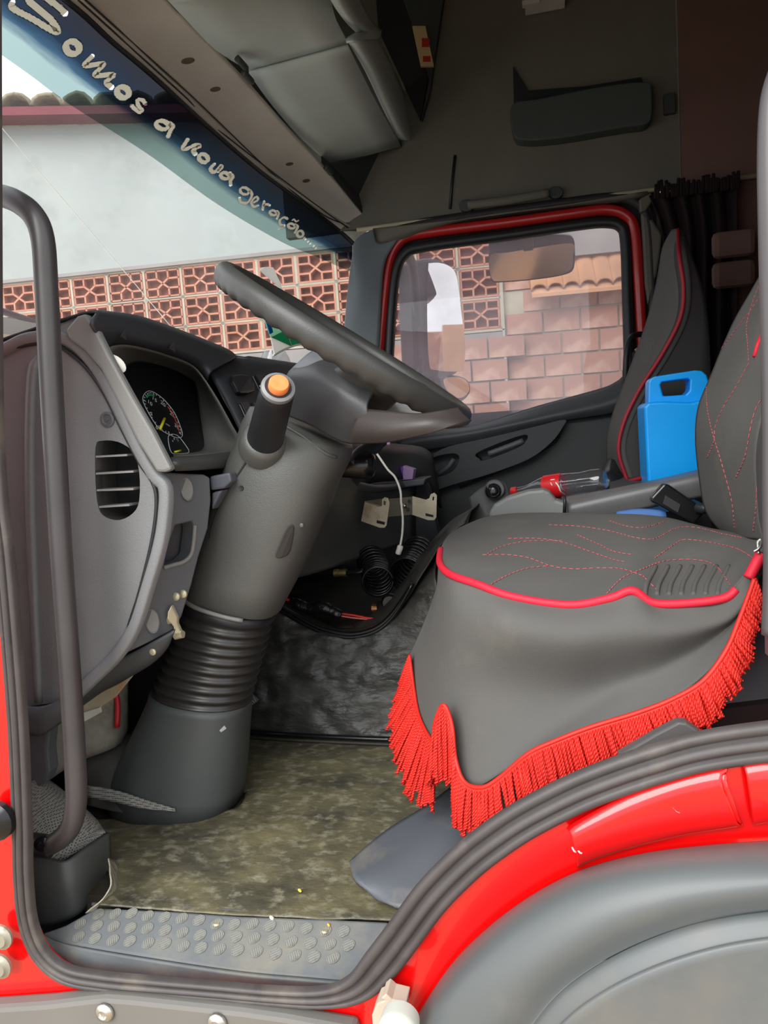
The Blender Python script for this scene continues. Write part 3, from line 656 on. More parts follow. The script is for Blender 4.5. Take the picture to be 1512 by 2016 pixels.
# black coat / bag at its foot
tag(patch('black_bag', [[(1188, 925, 1.5), (1200, 905, 1.55), (1215, 915, 1.5), (1225, 935, 1.45)], [(1183, 945, 1.4), (1196, 930, 1.38), (1212, 940, 1.38), (1226, 950, 1.38)], [(1175, 965, 1.4), (1190, 962, 1.36), (1208, 965, 1.36), (1222, 968, 1.38)]], mat('shiny_black_fabric', (36, 38, 42), .3, bump=.6, bs=30, bdist=.01), None, n=4, sol=.01), 'crumpled shiny black bag at the foot of the passenger seat', 'bag')

# curtain and rear darkness
cu = thing('rear_curtain', tuple(PY(1390, 400, 1.7)), 'dark maroon curtain gathered behind the passenger seat', 'curtain')
g = []
for (py) in (372, 470, 640, 820, 1000):
    row = []
    for i in range(17):
        px = 1268+i*11.5
        pt = PY(px+(38*(1-i/16) if py > 400 else 10*(1-i/16)), 385-(px-1268)*.12 if py == 372 else py, 1.99+.022*math.sin(i*1.9))
        row.append(pt)
    g.append(row)
patch('curtain_cloth', g, MAROON, cu, n=3, sol=.003)
fr = []
for i in range(34):
    px = 1292+i*4.9; p = PY(px, 372-(px-1268)*.12-random.uniform(0, 14), 1.96); q = PY(px+random.uniform(-3, 3), 378-(px-1268)*.12+16, 1.96)
    fr.append(tube('', [p, q], .006, None, res=5, me_only=True))
o = multi('top_fringe', fr, MAROON, cu); o['kind'] = 'stuff'
bnk = tag(aabox('bunk_cushion', (.75, .5, .45), (1.2, 2.0, .62), mat('brown_bunk_cloth', (84, 58, 50), .9), None, .03), 'brown bunk cushion along the dark rear wall', 'bunk')
bn2 = thing('rear_cushions', tuple(PY(1440, 520, 1.9)), 'pair of dim brown cushions hanging in the dark behind the seats', 'cushion')
for (a, b) in ((500, 40), (438, 30)):
    p = PY(1444, 480 if a == 500 else 540, 1.93); box('cushion', p, XU*.07, YU*.02, ZU*.045, BROWN, bn2, .02)

# ================================================================== DASHBOARD
dash = thing('dashboard', tuple(V((-.9, .9, .4))), 'dark grey dashboard with instrument hood and textured end panel', 'dashboard')
p0 = PY(215, 700, .2); p1 = PY(335, 920, .2)
TN = (p1-p0).cross(YU).normalized()
if TN.x < 0: TN = -TN
def PT(px, py, k=0): return PL(px, py, p0-TN*k, TN)
# end panel (faces the door)
ye = .185
vent_px = cr([(188, 880), (200, 868), (232, 870), (262, 890), (274, 930), (274, 985), (262, 1010), (235, 1024), (208, 1018), (194, 1000), (188, 950)], 3, True)
endp = [(-60, 700), (40, 682), (100, 676), (120, 688), (160, 715), (195, 760), (235, 835), (270, 905), (296, 940), (306, 960), (306, 1010), (295, 1070), (270, 1170), (240, 1260), (215, 1295), (160, 1350), (122, 1382), (60, 1390), (-60, 1400)]
plate('end_panel', [(a, b, ye) for a, b in endp], (0, .02, 0), GREY, dash, bev=.006, holes=[[(a, b, ye) for a, b in vent_px]])
# vent
plate('vent_duct', [(a, b, ye+.06) for a, b in [(180, 860), (290, 860), (290, 1035), (180, 1035)]], (0, .005, 0), BLK, dash)
sweep('vent_wall', [(a, b, ye) for a, b in vent_px], [(0, 0), (0, -.06)], NY, mat('vent_inner', (74, 72, 68), .6), dash, sm=0, closed=True)
for a, b, c, d in [(186, 899, 262, 895), (186, 932, 274, 927), (188, 964, 274, 961), (192, 997, 266, 992)]:
    vv = boxm((PY(a, b, ye+.02)+PY(c, d, ye+.02))/2, (PY(c, d, ye+.02)-PY(a, b, ye+.02))/2, YU*.018, ZU*.0016)
    mesh('vent_slat', vv[0], vv[1], mat('vent_slat_grey', (150, 150, 148), .4), dash)
lathe('screw', [(0, .013), (.002, .013), (.003, .009), (.0005, .007), (.0005, .003), (.003, .002)], PY(212, 826, ye-.0), NY, GREYD, dash, 16)
# soft vertical bead at the far left of end panel, reddish outer strip
tube('bead', [(76, 700, ye+.004), (62, 760, ye+.0), (60, 1000, ye+.0), (76, 1380, ye+.0)], [.010, .014, .014, .012], GREY, dash, sm=6, res=12, flat=.6)
# rim trim around the end panel
rim = [(-60, 712), (0, 690), (45, 668), (85, 662), (125, 666), (160, 690), (195, 735), (232, 805), (268, 880), (300, 935), (322, 960), (322, 1012), (312, 1075), (290, 1150), (262, 1235), (228, 1290), (180, 1338), (132, 1382), (100, 1400)]
sweep('rim_trim', [(a, b, ye-.004) for a, b in rim], [(-.010, -.012), (-.009, .001), (-.006, .0035), (.006, .003), (.011, -.001), (.012, -.014)], NY, GREY, dash, sm=5)
tube('groove', [(a, b, ye-.002) for a, b in [(-60, 706), (10, 690), (60, 678), (105, 676), (135, 694), (170, 725), (205, 775), (240, 845), (275, 912), (298, 945), (308, 985), (300, 1060), (276, 1160), (248, 1250), (218, 1298)]], .0032, BLK, dash, sm=5)
# hood cap (light) and hood shell (dark)
cap = [(128, 648), (150, 622), (168, 617), (185, 640), (215, 700), (262, 785), (300, 850), (338, 925), (325, 930), (308, 930), (270, 870), (235, 800), (198, 728), (165, 690), (135, 668)]
plate('hood_cap', [(a, b, .168) for a, b in cap], (0, .018, 0), GREYL, dash, bev=.005)
plate('hood_cap_edge', [(-60, 686, .20), (0, 668, .20), (60, 648, .20), (125, 632, .20), (160, 615, .2), (170, 640, .2), (140, 668, .20), (60, 668, .20), (0, 690, .20), (-60, 712, .2)], (0, .05, 0), mat('pale_dash_edge', (150, 158, 156), .5), dash, bev=.006)
sil_h = [(166, 616, .19), (205, 617, .26), (250, 622, .34), (300, 637, .44), (350, 655, .54), (400, 674, .64), (440, 690, .72), (458, 703, .76)]
lip_h = [PT(178, 640, -.02), PT(215, 650, -.02), PT(255, 660, -.02), PT(300, 672, -.02), PT(345, 686, -.02), PT(390, 704, -.02), PT(408, 716, -.02), PT(418, 730, -.02)]
in_h = [PT(210, 690, .01), PT(222, 682, .01), PT(250, 680, .01), PT(290, 688, .01), PT(330, 700, .01), PT(372, 716, .01), PT(395, 735, .01), PT(408, 752, .01)]
back_h = [q+V((-.28, 0, -.05)) for q in [PY(*p) for p in sil_h]]
patch('instrument_hood', [back_h, sil_h, lip_h, in_h], DASHM, dash, n=4, sol=.004)
for a, b in [(238, 662), (334, 686)]:
    plate('hood_gusset', [PT(a, b, -.03), PT(a+9, b-14, -.03), PT(a+11, b+8, -.02)], tuple(-TN*.003), DASHM, dash)
# recess walls and dial face
edge = [(210, 690), (222, 682), (250, 680), (290, 688), (330, 700), (372, 716), (396, 738), (430, 790), (458, 840), (474, 868), (470, 888), (420, 894), (338, 902)]
inner = [(236, 740), (245, 722), (268, 712), (300, 716), (340, 728), (372, 745), (384, 756), (392, 800), (398, 845), (402, 872), (398, 886), (380, 892), (340, 896)]
depth = .085
patch('cluster_shroud', [[PT(a, b, 0.0) for a, b in edge], [PT((a+c)/2+4, (b+d)/2, .05) for (a, b), (c, d) in zip(edge, inner)], [PT(a, b, depth) for a, b in inner]], mat('cluster_shroud_plastic', (104, 103, 99), .5, bump=.05), dash, n=3, sol=.003)
plate('dial_face', [PT(a, b, depth) for a, b in [(200, 680), (300, 690), (400, 730), (412, 890), (330, 905), (250, 800)]], tuple(-TN*.004), mat('dial_face_black', (24, 25, 28), .4), dash)
plate('dash_backing', [PT(a, b, .125) for a, b in [(200, 706), (330, 700), (440, 722), (520, 745), (760, 790), (780, 950), (300, 950), (240, 800)]], tuple(-TN*.006), BLK, dash)
# gauges
kd = depth-.003
def dial(nm, pl, r, m, par=dash): return tube(nm, [PT(a, b, kd) for a, b in pl], r, m, par, res=5, sm=4, closed=True)
big = [(288, 772), (300, 771), (322, 786), (343, 812), (356, 842), (359, 858), (350, 862), (334, 856), (312, 842), (292, 812), (281, 786)]
gau = dial('gauge_ring', big, .0008, NUMM)
dial('gauge_ring', [(331, 862), (338, 855), (350, 858), (362, 872), (372, 890), (352, 893), (337, 890)], .0008, NUMM)
dial('gauge_ring', [(262, 790), (270, 790), (280, 805), (292, 835), (300, 845), (292, 846), (275, 820)], .0006, mat('dim_marking', (96, 98, 104), .6))
tk = []
import itertools
cx, cy = 320, 815
bigc = cr(big, 6, True)
for i in range(0, len(bigc), 2):
    a, b = bigc[i]
    L = .90 if i % 6 else .84
    if 30 < i < 40: continue
    tk.append(tube('', [PT(cx+(a-cx)*.95, cy+(b-cy)*.95, kd), PT(cx+(a-cx)*L, cy+(b-cy)*L, kd)], .0009, None, res=4, me_only=True))
multi('dial_ticks', tk, NUMM, dash)
tube('green_zone', [PT(a, b, kd) for a, b in [(289, 782), (293, 778), (300, 778), (303, 780)]], .0022, mat('green_zone', (50, 160, 100), .5), dash, res=5, sm=4)
tube('red_zone', [PT(a, b, kd) for a, b in [(330, 800), (340, 815), (350, 838), (353, 850)]], .0012, mat('dial_red', (200, 70, 50), .5), dash, res=5, sm=4)
YEL = mat('yellow_needle', (232, 226, 40), .5)
tube('needle', [PT(324, 824, kd-.006), PT(315, 845, kd-.006)], .0028, YEL, dash, res=6)
tube('needle', [PT(344, 890, kd-.006), PT(356, 887, kd-.006)], .002, YEL, dash, res=6)
def text(nm, s, px, py, hpx, planef, dirpx, m, par, ext=.0003, sc=None):
    cu_ = bpy.data.curves.new(nm, 'FONT'); cu_.body = s; cu_.align_x = 'CENTER'; cu_.align_y = 'CENTER'; cu_.size = 1; cu_.extrude = .01
    o = bpy.data.objects.new(nm, cu_); COL.objects.link(o)
    me = bpy.data.meshes.new_from_object(o); bpy.data.objects.remove(o)
    c = planef(px, py); ex = (planef(px+dirpx[0], py+dirpx[1])-c).normalized(); hz = (planef(px, py-10)-c)/10
    n_ = ex.cross(hz).normalized(); ey = n_.cross(ex); s_ = hpx*hz.length
    for v in me.vertices: v.co = c+ex*(v.co.x*s_)+ey*(v.co.y*s_)+n_*(v.co.z*s_)
    return link(nm, me, m, par)
pf = lambda a, b: PT(a, b, kd)
for s_, a, b in [('0', 309, 842), ('5', 298, 815), ('10', 295, 793), ('15', 304, 786), ('20', 321, 795), ('25', 339, 816), ('30', 348, 840)]:
    text('dial_number', s_, a, b, 9, pf, (10, 9), NUMM, dash)
text('dial_legend', 'r/min', 330, 836, 4, pf, (10, 6), NUMM, dash)
for s_, a, b in [('4', 340, 868), ('8', 343, 864), ('12', 349, 866)]: text('dial_number', s_, a, b, 5, pf, (10, 9), NUMM, dash)
# lower ledge strips of cluster
patch('cluster_ledge', [[PT(336, 902, 0), PT(400, 898, 0), PT(474, 888, 0)], [PT(340, 912, -.01), PT(400, 908, -.01), PT(478, 898, -.01)], [PT(344, 926, 0), PT(400, 924, 0), PT(480, 918, 0)]], mat('ledge_plastic', (70, 70, 68), .35), dash, n=3, sol=.005)
# far side light strip next to centre stack
tube('chrome_strip', [PT(401, 706, -.002), PT(440, 785, -.002), PT(482, 858, -.002)], .0016, GREYL, dash, sm=4)
# centre stack surface and dash top running to the passenger side
cs = [[(456, 702, .74), (520, 712, .95), (590, 722, 1.2), (700, 740, 1.6), (760, 770, 1.95)],
      [(400, 708, .60), (500, 728, .80), (590, 745, 1.1), (700, 760, 1.5), (770, 790, 1.9)],
      [(440, 785, .52), (520, 800, .74), (600, 830, 1.05), (700, 850, 1.45), (775, 870, 1.9)],
      [(478, 862, .46), (540, 880, .70), (620, 900, 1.0), (700, 910, 1.35), (780, 920, 1.85)]]
patch('centre_stack', cs, DASHM, dash, n=4, sol=.01, off=-1)
patch('dash_top', [[q+V((-.32, 0, -.03)) for q in [PY(*p) for p in cs[0]]], cs[0]], DASHM, dash, n=3, sol=.01)
# mirror switch + rocker switches
TS = bvh(bpy.data.objects['centre_stack'])
def onS(a, b, k=.001): return hit(TS, a, b, k, PY(a, b, .75))
SWM = mat('switch_black', (30, 30, 32), .4)
plate('mirror_switch', [onS(a, b, .002) for a, b in cr([(450, 744), (484, 744), (494, 774), (466, 778), (458, 768)], 2, True)], tuple(V((.012, -.004, .004))), SWM, dash, bev=.003)
for a, b in [(470, 749), (482, 757), (478, 767), (465, 757)]:
    lathe('symbol', [(0, .003), (.0006, .003)], onS(a, b, .017), -ray(a, b), NUMM, dash, 8)
for pl in ([(500, 740), (512, 741), (530, 775), (520, 778)], [(516, 742), (528, 743), (544, 772), (534, 776)], [(470, 795), (484, 794), (502, 832), (490, 838)], [(492, 795), (506, 796), (520, 825), (508, 832)]):
    plate('rocker_switch', [onS(a, b, .001) for a, b in pl], tuple(V((.008, -.003, .003))), SWM, dash, bev=.002)
for a, b in [(508, 748), (512, 760), (525, 748), (528, 758)]: lathe('symbol', [(0, .002), (.0006, .002)], onS(a, b, .012), -ray(a, b), NUMM, dash, 6)
tube('switch_edge', [onS(472, 797, .01), onS(488, 832, .01)], .001, GREYL, dash, res=5)
tube('switch_edge', [onS(498, 741, .01), onS(514, 775, .01)], .001, GREYL, dash, res=5)
# lower panel facing the driver with fuse recess and dished screw covers
y2 = .23
lp = [(316, 930), (402, 934), (414, 940), (416, 985), (410, 1040), (392, 1095), (378, 1150), (358, 1215), (345, 1238), (300, 1262), (245, 1288), (205, 1304), (225, 1290), (262, 1240), (292, 1150), (314, 1075), (323, 1012), (322, 955)]
hole = [(346, 1034), (380, 1026), (382, 1040), (376, 1090), (362, 1104), (324, 1114), (330, 1080)]
def LPp(a, b): # tilts away from the door towards the column
    return PY(a, b, .20+max(0, (a-250))*.0007)
plate('lower_panel', [LPp(a, b) for a, b in lp], tuple(V((-.03, .012, 0))), GREYD, dash, bev=.006, holes=[[LPp(a, b) for a, b in hole]])
plate('fuse_recess', [LPp(a, b)+V((-.03, .02, 0)) for a, b in [(318, 1020), (392, 1014), (388, 1110), (316, 1124)]], tuple(V((-.01, .005, 0))), mat('recess_dark', (48, 46, 50), .6, bump=.3, bs=120), dash)
tube('recess_rim', [LPp(a, b) for a, b in [(384, 1034), (381, 1070), (376, 1092), (362, 1106), (342, 1112), (322, 1118)]], .004, GREYL, dash, sm=4)
for a, b, r_ in [(368, 963, .021), (300, 1222, .022)]:
    q = LPp(a, b); nn_ = V((.55, -.83, .05)).normalized()
    lathe('screw_cover', [(.001, r_), (.003, r_*.98), (.002, r_*.9), (-.004, r_*.7), (-.006, r_*.3), (-.006, .001)], q+nn_*.002, nn_, GREYL, dash, 20, sx=.55, side=V((1, .66, 0)))
# lower pod with two screws
patch('knee_cover', [[(345, 1240, .235), (300, 1264, .23), (245, 1292, .225), (200, 1312, .215), (150, 1360, .205), (100, 1400, .2)], [(330, 1270, .25), (300, 1300, .245), (240, 1330, .24), (205, 1348, .235), (160, 1378, .22), (120, 1405, .21)], [(315, 1290, .3), (280, 1315, .3), (230, 1345, .3), (200, 1360, .29), (165, 1385, .27), (130, 1410, .26)]], mat('knee_cover_plastic', (64, 67, 68), .5), dash, n=4, sol=.006)
for a, b in [(302, 1283), (250, 1306)]: lathe('screw', [(0, .006), (.003, .006), (.004, .003)], PY(a, b, .232), NY, ZINC, dash, 12)
# bonnet release lever with fixings
lv = LPp(350, 1205)
lvr = plate('release_lever', [LPp(a, b)+V((.0, -.02, 0)) for a, b in [(348, 1186), (360, 1210), (360, 1222), (366, 1236), (372, 1240), (372, 1246), (356, 1250), (355, 1244), (352, 1228), (340, 1212), (341, 1200)]], (0, .008, 0), ZINC, dash, bev=.002)
for a, b in [(347, 1174), (361, 1169), (334, 1220)]: lathe('rivet', [(0, .008), (.003, .0075), (.005, .003)], LPp(a, b), NY, ZINC, dash, 12)
lathe('lever_tip', [(-.008, .007), (.008, .007)], LPp(363, 1244)+V((0, -.02, 0)), V((1, 0, .2)), ZINC, dash, 12)
# small visible trims between panel and column
for pl in ([(412, 938), (452, 930), (456, 948), (440, 962), (414, 966)], [(416, 970), (438, 965), (425, 990), (416, 1005)]):
    plate('trim_block', [(a, b, .33) for a, b in pl], (0, .03, 0), mat('slate_trim', (80, 84, 92), .5), dash, bev=.004)
# white round sticker / suction cup at the hood edge
tag(lathe('suction_cup', [(-.002, .018), (.001, .018), (.003, .012), (.004, .004)], PY(229, 716, .192), V((.35, -1, 0)), WHT, None, 18, sx=.6), 'white round disc stuck on the edge of the instrument hood', 'disc')
# body of the dash under the hood to close it
aabox('dash_core', (-1.15, .24, .45), (-.85, 2.0, .80), BLK, dash)
# lower dash box to the right of column: side panel face and underside (facing the seats)
bx = [[(560, 1140, .80), (596, 1090, .80), (622, 1030, .80), (648, 985, .80), (660, 950, .80), (668, 900, .82)],
      [(640, 1120, 1.0), (650, 1080, 1.0), (664, 1030, .98), (676, 985, .96), (688, 966, .96), (700, 955, .96)],
      [(735, 1088, 1.30), (735, 1050, 1.30), (735, 1020, 1.30), (735, 985, 1.30), (735, 962, 1.30), (735, 950, 1.3)],
      [(815, 1062, 1.62), (815, 1040, 1.62), (815, 1010, 1.62), (815, 980, 1.62), (818, 955, 1.62), (826, 946, 1.62)]]
patch('lower_console', bx, mat('lower_console_plastic', (104, 104, 100), .5, bump=.15, bs=300), dash, n=4, sol=.012, off=0)
patch('console_corner', [[(560, 1140, .80), (596, 1090, .80), (622, 1030, .80), (648, 985, .80), (660, 950, .80)], [(520, 1120, .80), (570, 1060, .80), (590, 1000, .80), (610, 950, .80), (640, 900, .80)]], mat('console_side_plastic', (110, 110, 104), .5), dash, n=3, sol=.01)
patch('console_top', [[(668, 900, .82), (700, 955, .96), (735, 950, 1.3), (826, 946, 1.62), (868, 1000, 1.9)], [(690, 860, .98), (720, 866, 1.1), (760, 872, 1.4), (826, 880, 1.75), (850, 895, 1.95)]], mat('console_top_plastic', (56, 56, 54), .5), dash, n=3, sol=.01)
plate('glove_panel', [(780, 930, 1.63), (836, 940, 1.63), (846, 965, 1.63), (866, 1060, 1.63), (868, 1090, 1.63), (800, 1110, 1.63), (770, 1060, 1.63)], (0, .05, 0), DASHM, dash, bev=.01)
tube('shelf_lip', [(690, 952, .94), (740, 962, 1.22), (800, 955, 1.55), (832, 945, 1.6)], .012, GREYD, dash, sm=4)
plate('shelf_ledge', [(776, 948, 1.50), (800, 945, 1.50), (838, 942, 1.50), (834, 955, 1.50), (780, 962, 1.50)], (0, .14, 0), GREYD, dash, bev=.005)
plate('top_flap', [PX(734, 868, -.62), PX(762, 862, -.62), PX(778, 888, -.62), PX(735, 892, -.62)], (-.03, 0, 0), DASHM, dash, bev=.003)

# column switch stalk on the right side (black)
rs = thing('right_stalk', tuple(PY(700, 910, .62)), 'black right hand stalk with a round boss beside the steering column', 'stalk')
lathe('boss', [(0, .03), (.06, .03), (.075, .024), (.08, .01)], PY(668, 912, .62), (PY(712, 915, .62)-PY(668, 912, .62)), BLKG, rs, 20)
tube('arm', [(690, 915, .6), (708, 895, .62), (730, 882, .66), (752, 868, .7)], [.015, .016, .018, .014], BLK, rs, sm=5)
tag(tube('ballpoint_pen', [(748, 875, .85), (768, 873, .85)], .004, mat('pen_lilac', (190, 160, 200), .3)), 'lilac tipped pen lying on the dash flap', 'pen')

# ================================================================== COLUMN
colm = thing('steering_column', tuple(PZ(360, 1570, 0)), 'grey steering column with upper shroud, ribbed bellows and conical foot', 'steering column')
YC = .45
def ringlr(L, R_, yc, ry, n=32, k=2.4, zflat=None):
    a = PY(L[0], L[1], yc); b = PY(R_[0], R_[1], yc); c = (a+b)/2; e = (b-a)/2
    out = []
    for i in range(n):
        t = 2*math.pi*i/n; ct, s_ = math.cos(t), math.sin(t)
        x = math.copysign(abs(ct)**(2/k), ct); y = math.copysign(abs(s_)**(2/k), s_)
        p = c+e*x+YU*(ry*y)
        if zflat is not None: p.z = zflat
        out.append(p)
    return out
def loft(nm, rings, m, par, cap0=True, cap1=True, smooth=True):
    n = len(rings[0]); vs = [p for r in rings for p in r]; fs = []
    for i in range(len(rings)-1):
        for k in range(n):
            l = (k+1) % n; fs.append((i*n+k, i*n+l, (i+1)*n+l, (i+1)*n+k))
    if cap0: fs.append(tuple(range(n-1, -1, -1)))
    if cap1: fs.append(tuple((len(rings)-1)*n+k for k in range(n)))
    return mesh(nm, vs, fs, m, par, smooth)
sh = [((500, 800), (688, 876), .07), ((486, 830), (690, 884), .085), ((476, 868), (682, 910), .095), ((452, 925), (656, 962), .098), ((425, 1000), (632, 1025), .096), ((402, 1075), (606, 1090), .092), ((386, 1130), (576, 1150), .088), ((377, 1160), (545, 1208), .085), ((378, 1162), (543, 1210), .08)]
loft('shroud', [ringlr(a, b, YC, r, 40, 2.7) for a, b, r in sh], COLM, colm)
ck = [((377, 1166), (540, 1212), .086), ((374, 1184), (534, 1226), .086), ((376, 1186), (532, 1228), .083)]
loft('collar', [ringlr(a, b, YC, r, 40, 2.4) for a, b, r in ck], BLK, colm)
bel = []
NB = 9
for i in range(NB*8+1):
    t = i/(NB*8); ph_ = (i % 8)/8
    Lx, Ly = 374+(310-374)*t**.85, 1182+(1350-1182)*t; Rx, Ry = 532+(488-532)*t, 1226+(1384-1226)*t
    bl = math.sin(math.pi*t)*0
    s_ = -6*(.5-.5*math.cos(2*math.pi*ph_))+2
    cx_, cy_ = (Lx+Rx)/2, (Ly+Ry)/2; f_ = 1+s_/80
    bel.append(ringlr((cx_+(Lx-cx_)*f_, cy_+(Ly-cy_)*f_), (cx_+(Rx-cx_)*f_, cy_+(Ry-cy_)*f_), YC, .083*f_, 40, 2.2))
loft('bellows', bel, mat('bellows_rubber', (46, 45, 43), .33), colm)
fc = [((309, 1350), (488, 1384), .088, None), ((306, 1364), (487, 1396), .089, None), ((290, 1400), (484, 1430), .092, None), ((262, 1460), (480, 1490), .098, None), ((236, 1515), (474, 1550), .104, None)]
rg = [ringlr(a, b, YC, r, 40, 2.6) for a, b, r, z in fc]
last = [V((p.x, p.y, .004)) for p in ringlr((226, 1542), (468, 1562), YC, .108, 40, 2.6)]
loft('foot_cone', rg+[last], mat('foot_cone_plastic', (70, 74, 73), .5, bump=.1, bs=300), colm)
plate('scuff_mark', [(432, 1438, .352), (442, 1428, .352), (446, 1434, .352), (436, 1441, .352)], (0, -.001, 0), mat('pale_scuff', (150, 152, 148), .6), colm)
pd = thing('clutch_pedal', tuple(PY(495, 1385, .52)), 'small ribbed grey pedal pad peeping out right of the column foot', 'pedal')
plate('pedal_pad', [(470, 1375, .56), (490, 1368, .56), (506, 1382, .56), (486, 1396, .56), (470, 1392, .56)], (0, .015, .0), GREYD, pd, bev=.002)
for k in range(5): tube('rib', [(478+k*5, 1376-k*1.6+2, .556), (492+k*3, 1392-k*2.6, .556)], .0013, GREYL, pd, res=5)
# bright clip ring between shroud and bellows, on the visible side
b0 = ringlr((378, 1160), (545, 1208), YC, .088, 60, 2.5)
vis = [p for i, p in enumerate(b0) if 30 < i < 56]
rngp = sorted(vis, key=lambda p: p.x)
tube('clip_ring', [p+V((0, -.001, -.004)) for p in rngp[1:20]], .0045, GREYL, colm, res=6)
T_c = bvh(bpy.data.objects['shroud'])
def onC(a, b, k=.001): return hit(T_c, a, b, k, PY(a, b, YC-.09))
patchp = [onC(a, b, .0015) for a, b in [(572, 1044), (580, 1040), (566, 1092), (546, 1098), (548, 1080)]]
plate('adjuster_slot', [onC(a, b, .0) for a, b in cr([(568, 1038), (580, 1038), (572, 1085), (556, 1098), (543, 1096), (550, 1075)], 3, True)], tuple(V((.0, -.004, .001))), mat('slot_grey', (60, 60, 58), .35), colm, bev=.002)
lathe('screw', [(0, .004), (.002, .004), (.003, .002)], onC(594, 1034), NY, GREYD, colm, 10)
lathe('screw_hole', [(0, .005), (.0015, .005), (.001, .002)], onC(475, 961), NY, BLK, colm, 10)
tube('shroud_seam', [onC(a, b, .001) for a, b in [(498, 888), (478, 920), (450, 965), (425, 1015), (412, 1060)]], .0018, BLK, colm, sm=4)
tube('shroud_crease', [onC(a, b, .0) for a, b in [(560, 838), (600, 862), (640, 892), (662, 900)]], .003, COLM, colm, sm=4)
# left stalk boss + stalk with orange button
bs_ = onC(520, 868, -.01)
ax0 = PY(520, 872, .36); ax1 = PY(548, 762, .22); ad = (ax1-ax0)
lathe('stalk_boss', [(-.02, .045), (.01, .042), (.02, .036), (.021, .03)], ax0, ad, COLM, colm, 28)
L_ = ad.length
stk = thing('turn_stalk', tuple(ax0), 'thick black stalk with a round orange end button in front of the column', 'stalk')
lathe('grip', [(.0, .0335), (.03, .0325), (L_-.03, .0285), (L_-.012, .0275), (L_-.010, .0265), (L_, .0265)], ax0, ad, BLK, stk, 28)
lathe('end_ring', [(0, .0275), (.004, .028), (.008, .027), (.010, .022), (.006, .020)], ax0+ad.normalized()*(L_-.008), ad, mat('stalk_ring_grey', (120, 122, 122), .35), stk, 28)
lathe('orange_button', [(0, .0165), (.010, .0165), (.013, .0145), (.0135, .008), (.012, .001)], ax0+ad.normalized()*(L_), ad, ORG, stk, 28)

# ================================================================== STEERING WHEEL
YW = .47
fpt = PY(470, 545, YW); rpt = PY(908, 818, YW)
Cw = (fpt+rpt)/2; e1 = (rpt-fpt).normalized(); RW = (rpt-fpt).length/2
nW = YU.cross(e1).normalized()
if nW.z < 0: nW = -nW
wheel = thing('steering_wheel', tuple(Cw), 'dark grey four spoke truck steering wheel tilted above the column', 'steering wheel')
WM = mat('wheel_leatherette', (62, 62, 60), .42, bump=.15, bs=300)
vs = []; fs = []; N = 220; K = 16
for i in range(N):
    a = 2*math.pi*i/N; d = e1*math.cos(a)+YU*math.sin(a); c = Cw+d*RW
    gz = .5+.5*math.cos(a*46); grip = 1 if (abs(math.sin(a)) > .25) else .25
    for k in range(K):
        b = 2*math.pi*k/K; r_ = .0185
        out = math.cos(b)*r_*.95; upn = math.sin(b)*r_
        if math.sin(b) < -.2: upn *= 1.25+.22*gz*grip
        vs.append(c+d*out+nW*upn)
for i in range(N):
    j = (i+1) % N
    for k in range(K):
        l = (k+1) % K; fs.append((i*K+k, j*K+k, j*K+l, i*K+l))
mesh('rim', vs, fs, WM, wheel, True)
def wp(a, y, n): return Cw+e1*a+YU*y+nW*n
# hub bowl
def wring(ca, ra, ry, n, k=2.6, m=36):
    out = []
    for i in range(m):
        t = 2*math.pi*i/m; c, s_ = math.cos(t), math.sin(t)
        out.append(wp(ca+ra*math.copysign(abs(c)**(2/k), c), ry*math.copysign(abs(s_)**(2/k), s_), n))
    return out
loft('hub', [wring(.02, .07, .07, -.135), wring(.025, .085, .08, -.125), wring(.035, .090, .09, -.08), wring(.04, .085, .095, -.045), wring(.04, .075, .09, -.025), wring(.04, .06, .07, -.018)], WM, wheel)
# lower spokes pointing rearwards and upper spokes forwards, each a curved solid
def spoke(y1, a1, wroot, wtip, nroot, ntip, a0=.06, y0=.04):
    P0 = (a0*(1 if a1 > 0 else -1), y0*(1 if y1 > 0 else -1)); n = 10; rings = []
    dx, dy = a1-P0[0], y1-P0[1]; l = math.hypot(dx, dy); px_, py_ = -dy/l, dx/l
    for i in range(n+1):
        t = i/n; w_ = wroot*(1-t)**1.5+wtip*(1-(1-t)**1.5); nn2 = nroot*(1-t)**1.4+ntip*(1-(1-t)**1.4); th_ = .045*(1-t)+.016
        ca, cy_ = P0[0]+dx*t, P0[1]+dy*t; rr_ = []
        for k in range(12):
            b = 2*math.pi*k/12; rr_.append(wp(ca+px_*w_*math.cos(b), cy_+py_*w_*math.cos(b), nn2+th_*math.sin(b)*.8))
        rings.append(rr_)
    return loft('spoke', rings, WM, wheel)
for sy in (-1, 1):
    spoke(sy*RW*.80, RW*.56, .08, .05, -.085, -.008, .06, .05)
HUBD = mat('hub_shell_dark', (58, 58, 60), .42, bump=.12, bs=300)
patch('hub_shell', [[(556, 812, .42), (612, 834, .37), (664, 862, .34), (692, 870, .33), (760, 868, .31)],
 [(562, 775, .40), (615, 790, .34), (662, 815, .31), (694, 828, .30), (735, 836, .29)],
 [(570, 738, .40), (620, 745, .33), (662, 765, .30), (698, 785, .29), (724, 798, .29)],
 [(590, 722, .42), (632, 716, .35), (670, 725, .33), (708, 745, .32), (742, 768, .31)],
 [(634, 690, .44), (660, 688, .40), (700, 700, .37), (730, 722, .36), (765, 745, .35)]], HUBD, wheel, n=6, sol=.01)
patch('hub_facet', [[(562, 800, .395), (590, 770, .365), (630, 737, .345), (656, 712, .345)], [(566, 752, .405), (588, 736, .38), (622, 712, .36), (650, 697, .355)], [(574, 730, .42), (586, 718, .41), (606, 700, .405), (630, 684, .40)]], mat('hub_facet_grey', (104, 108, 112), .45), wheel, n=4, sol=.006)
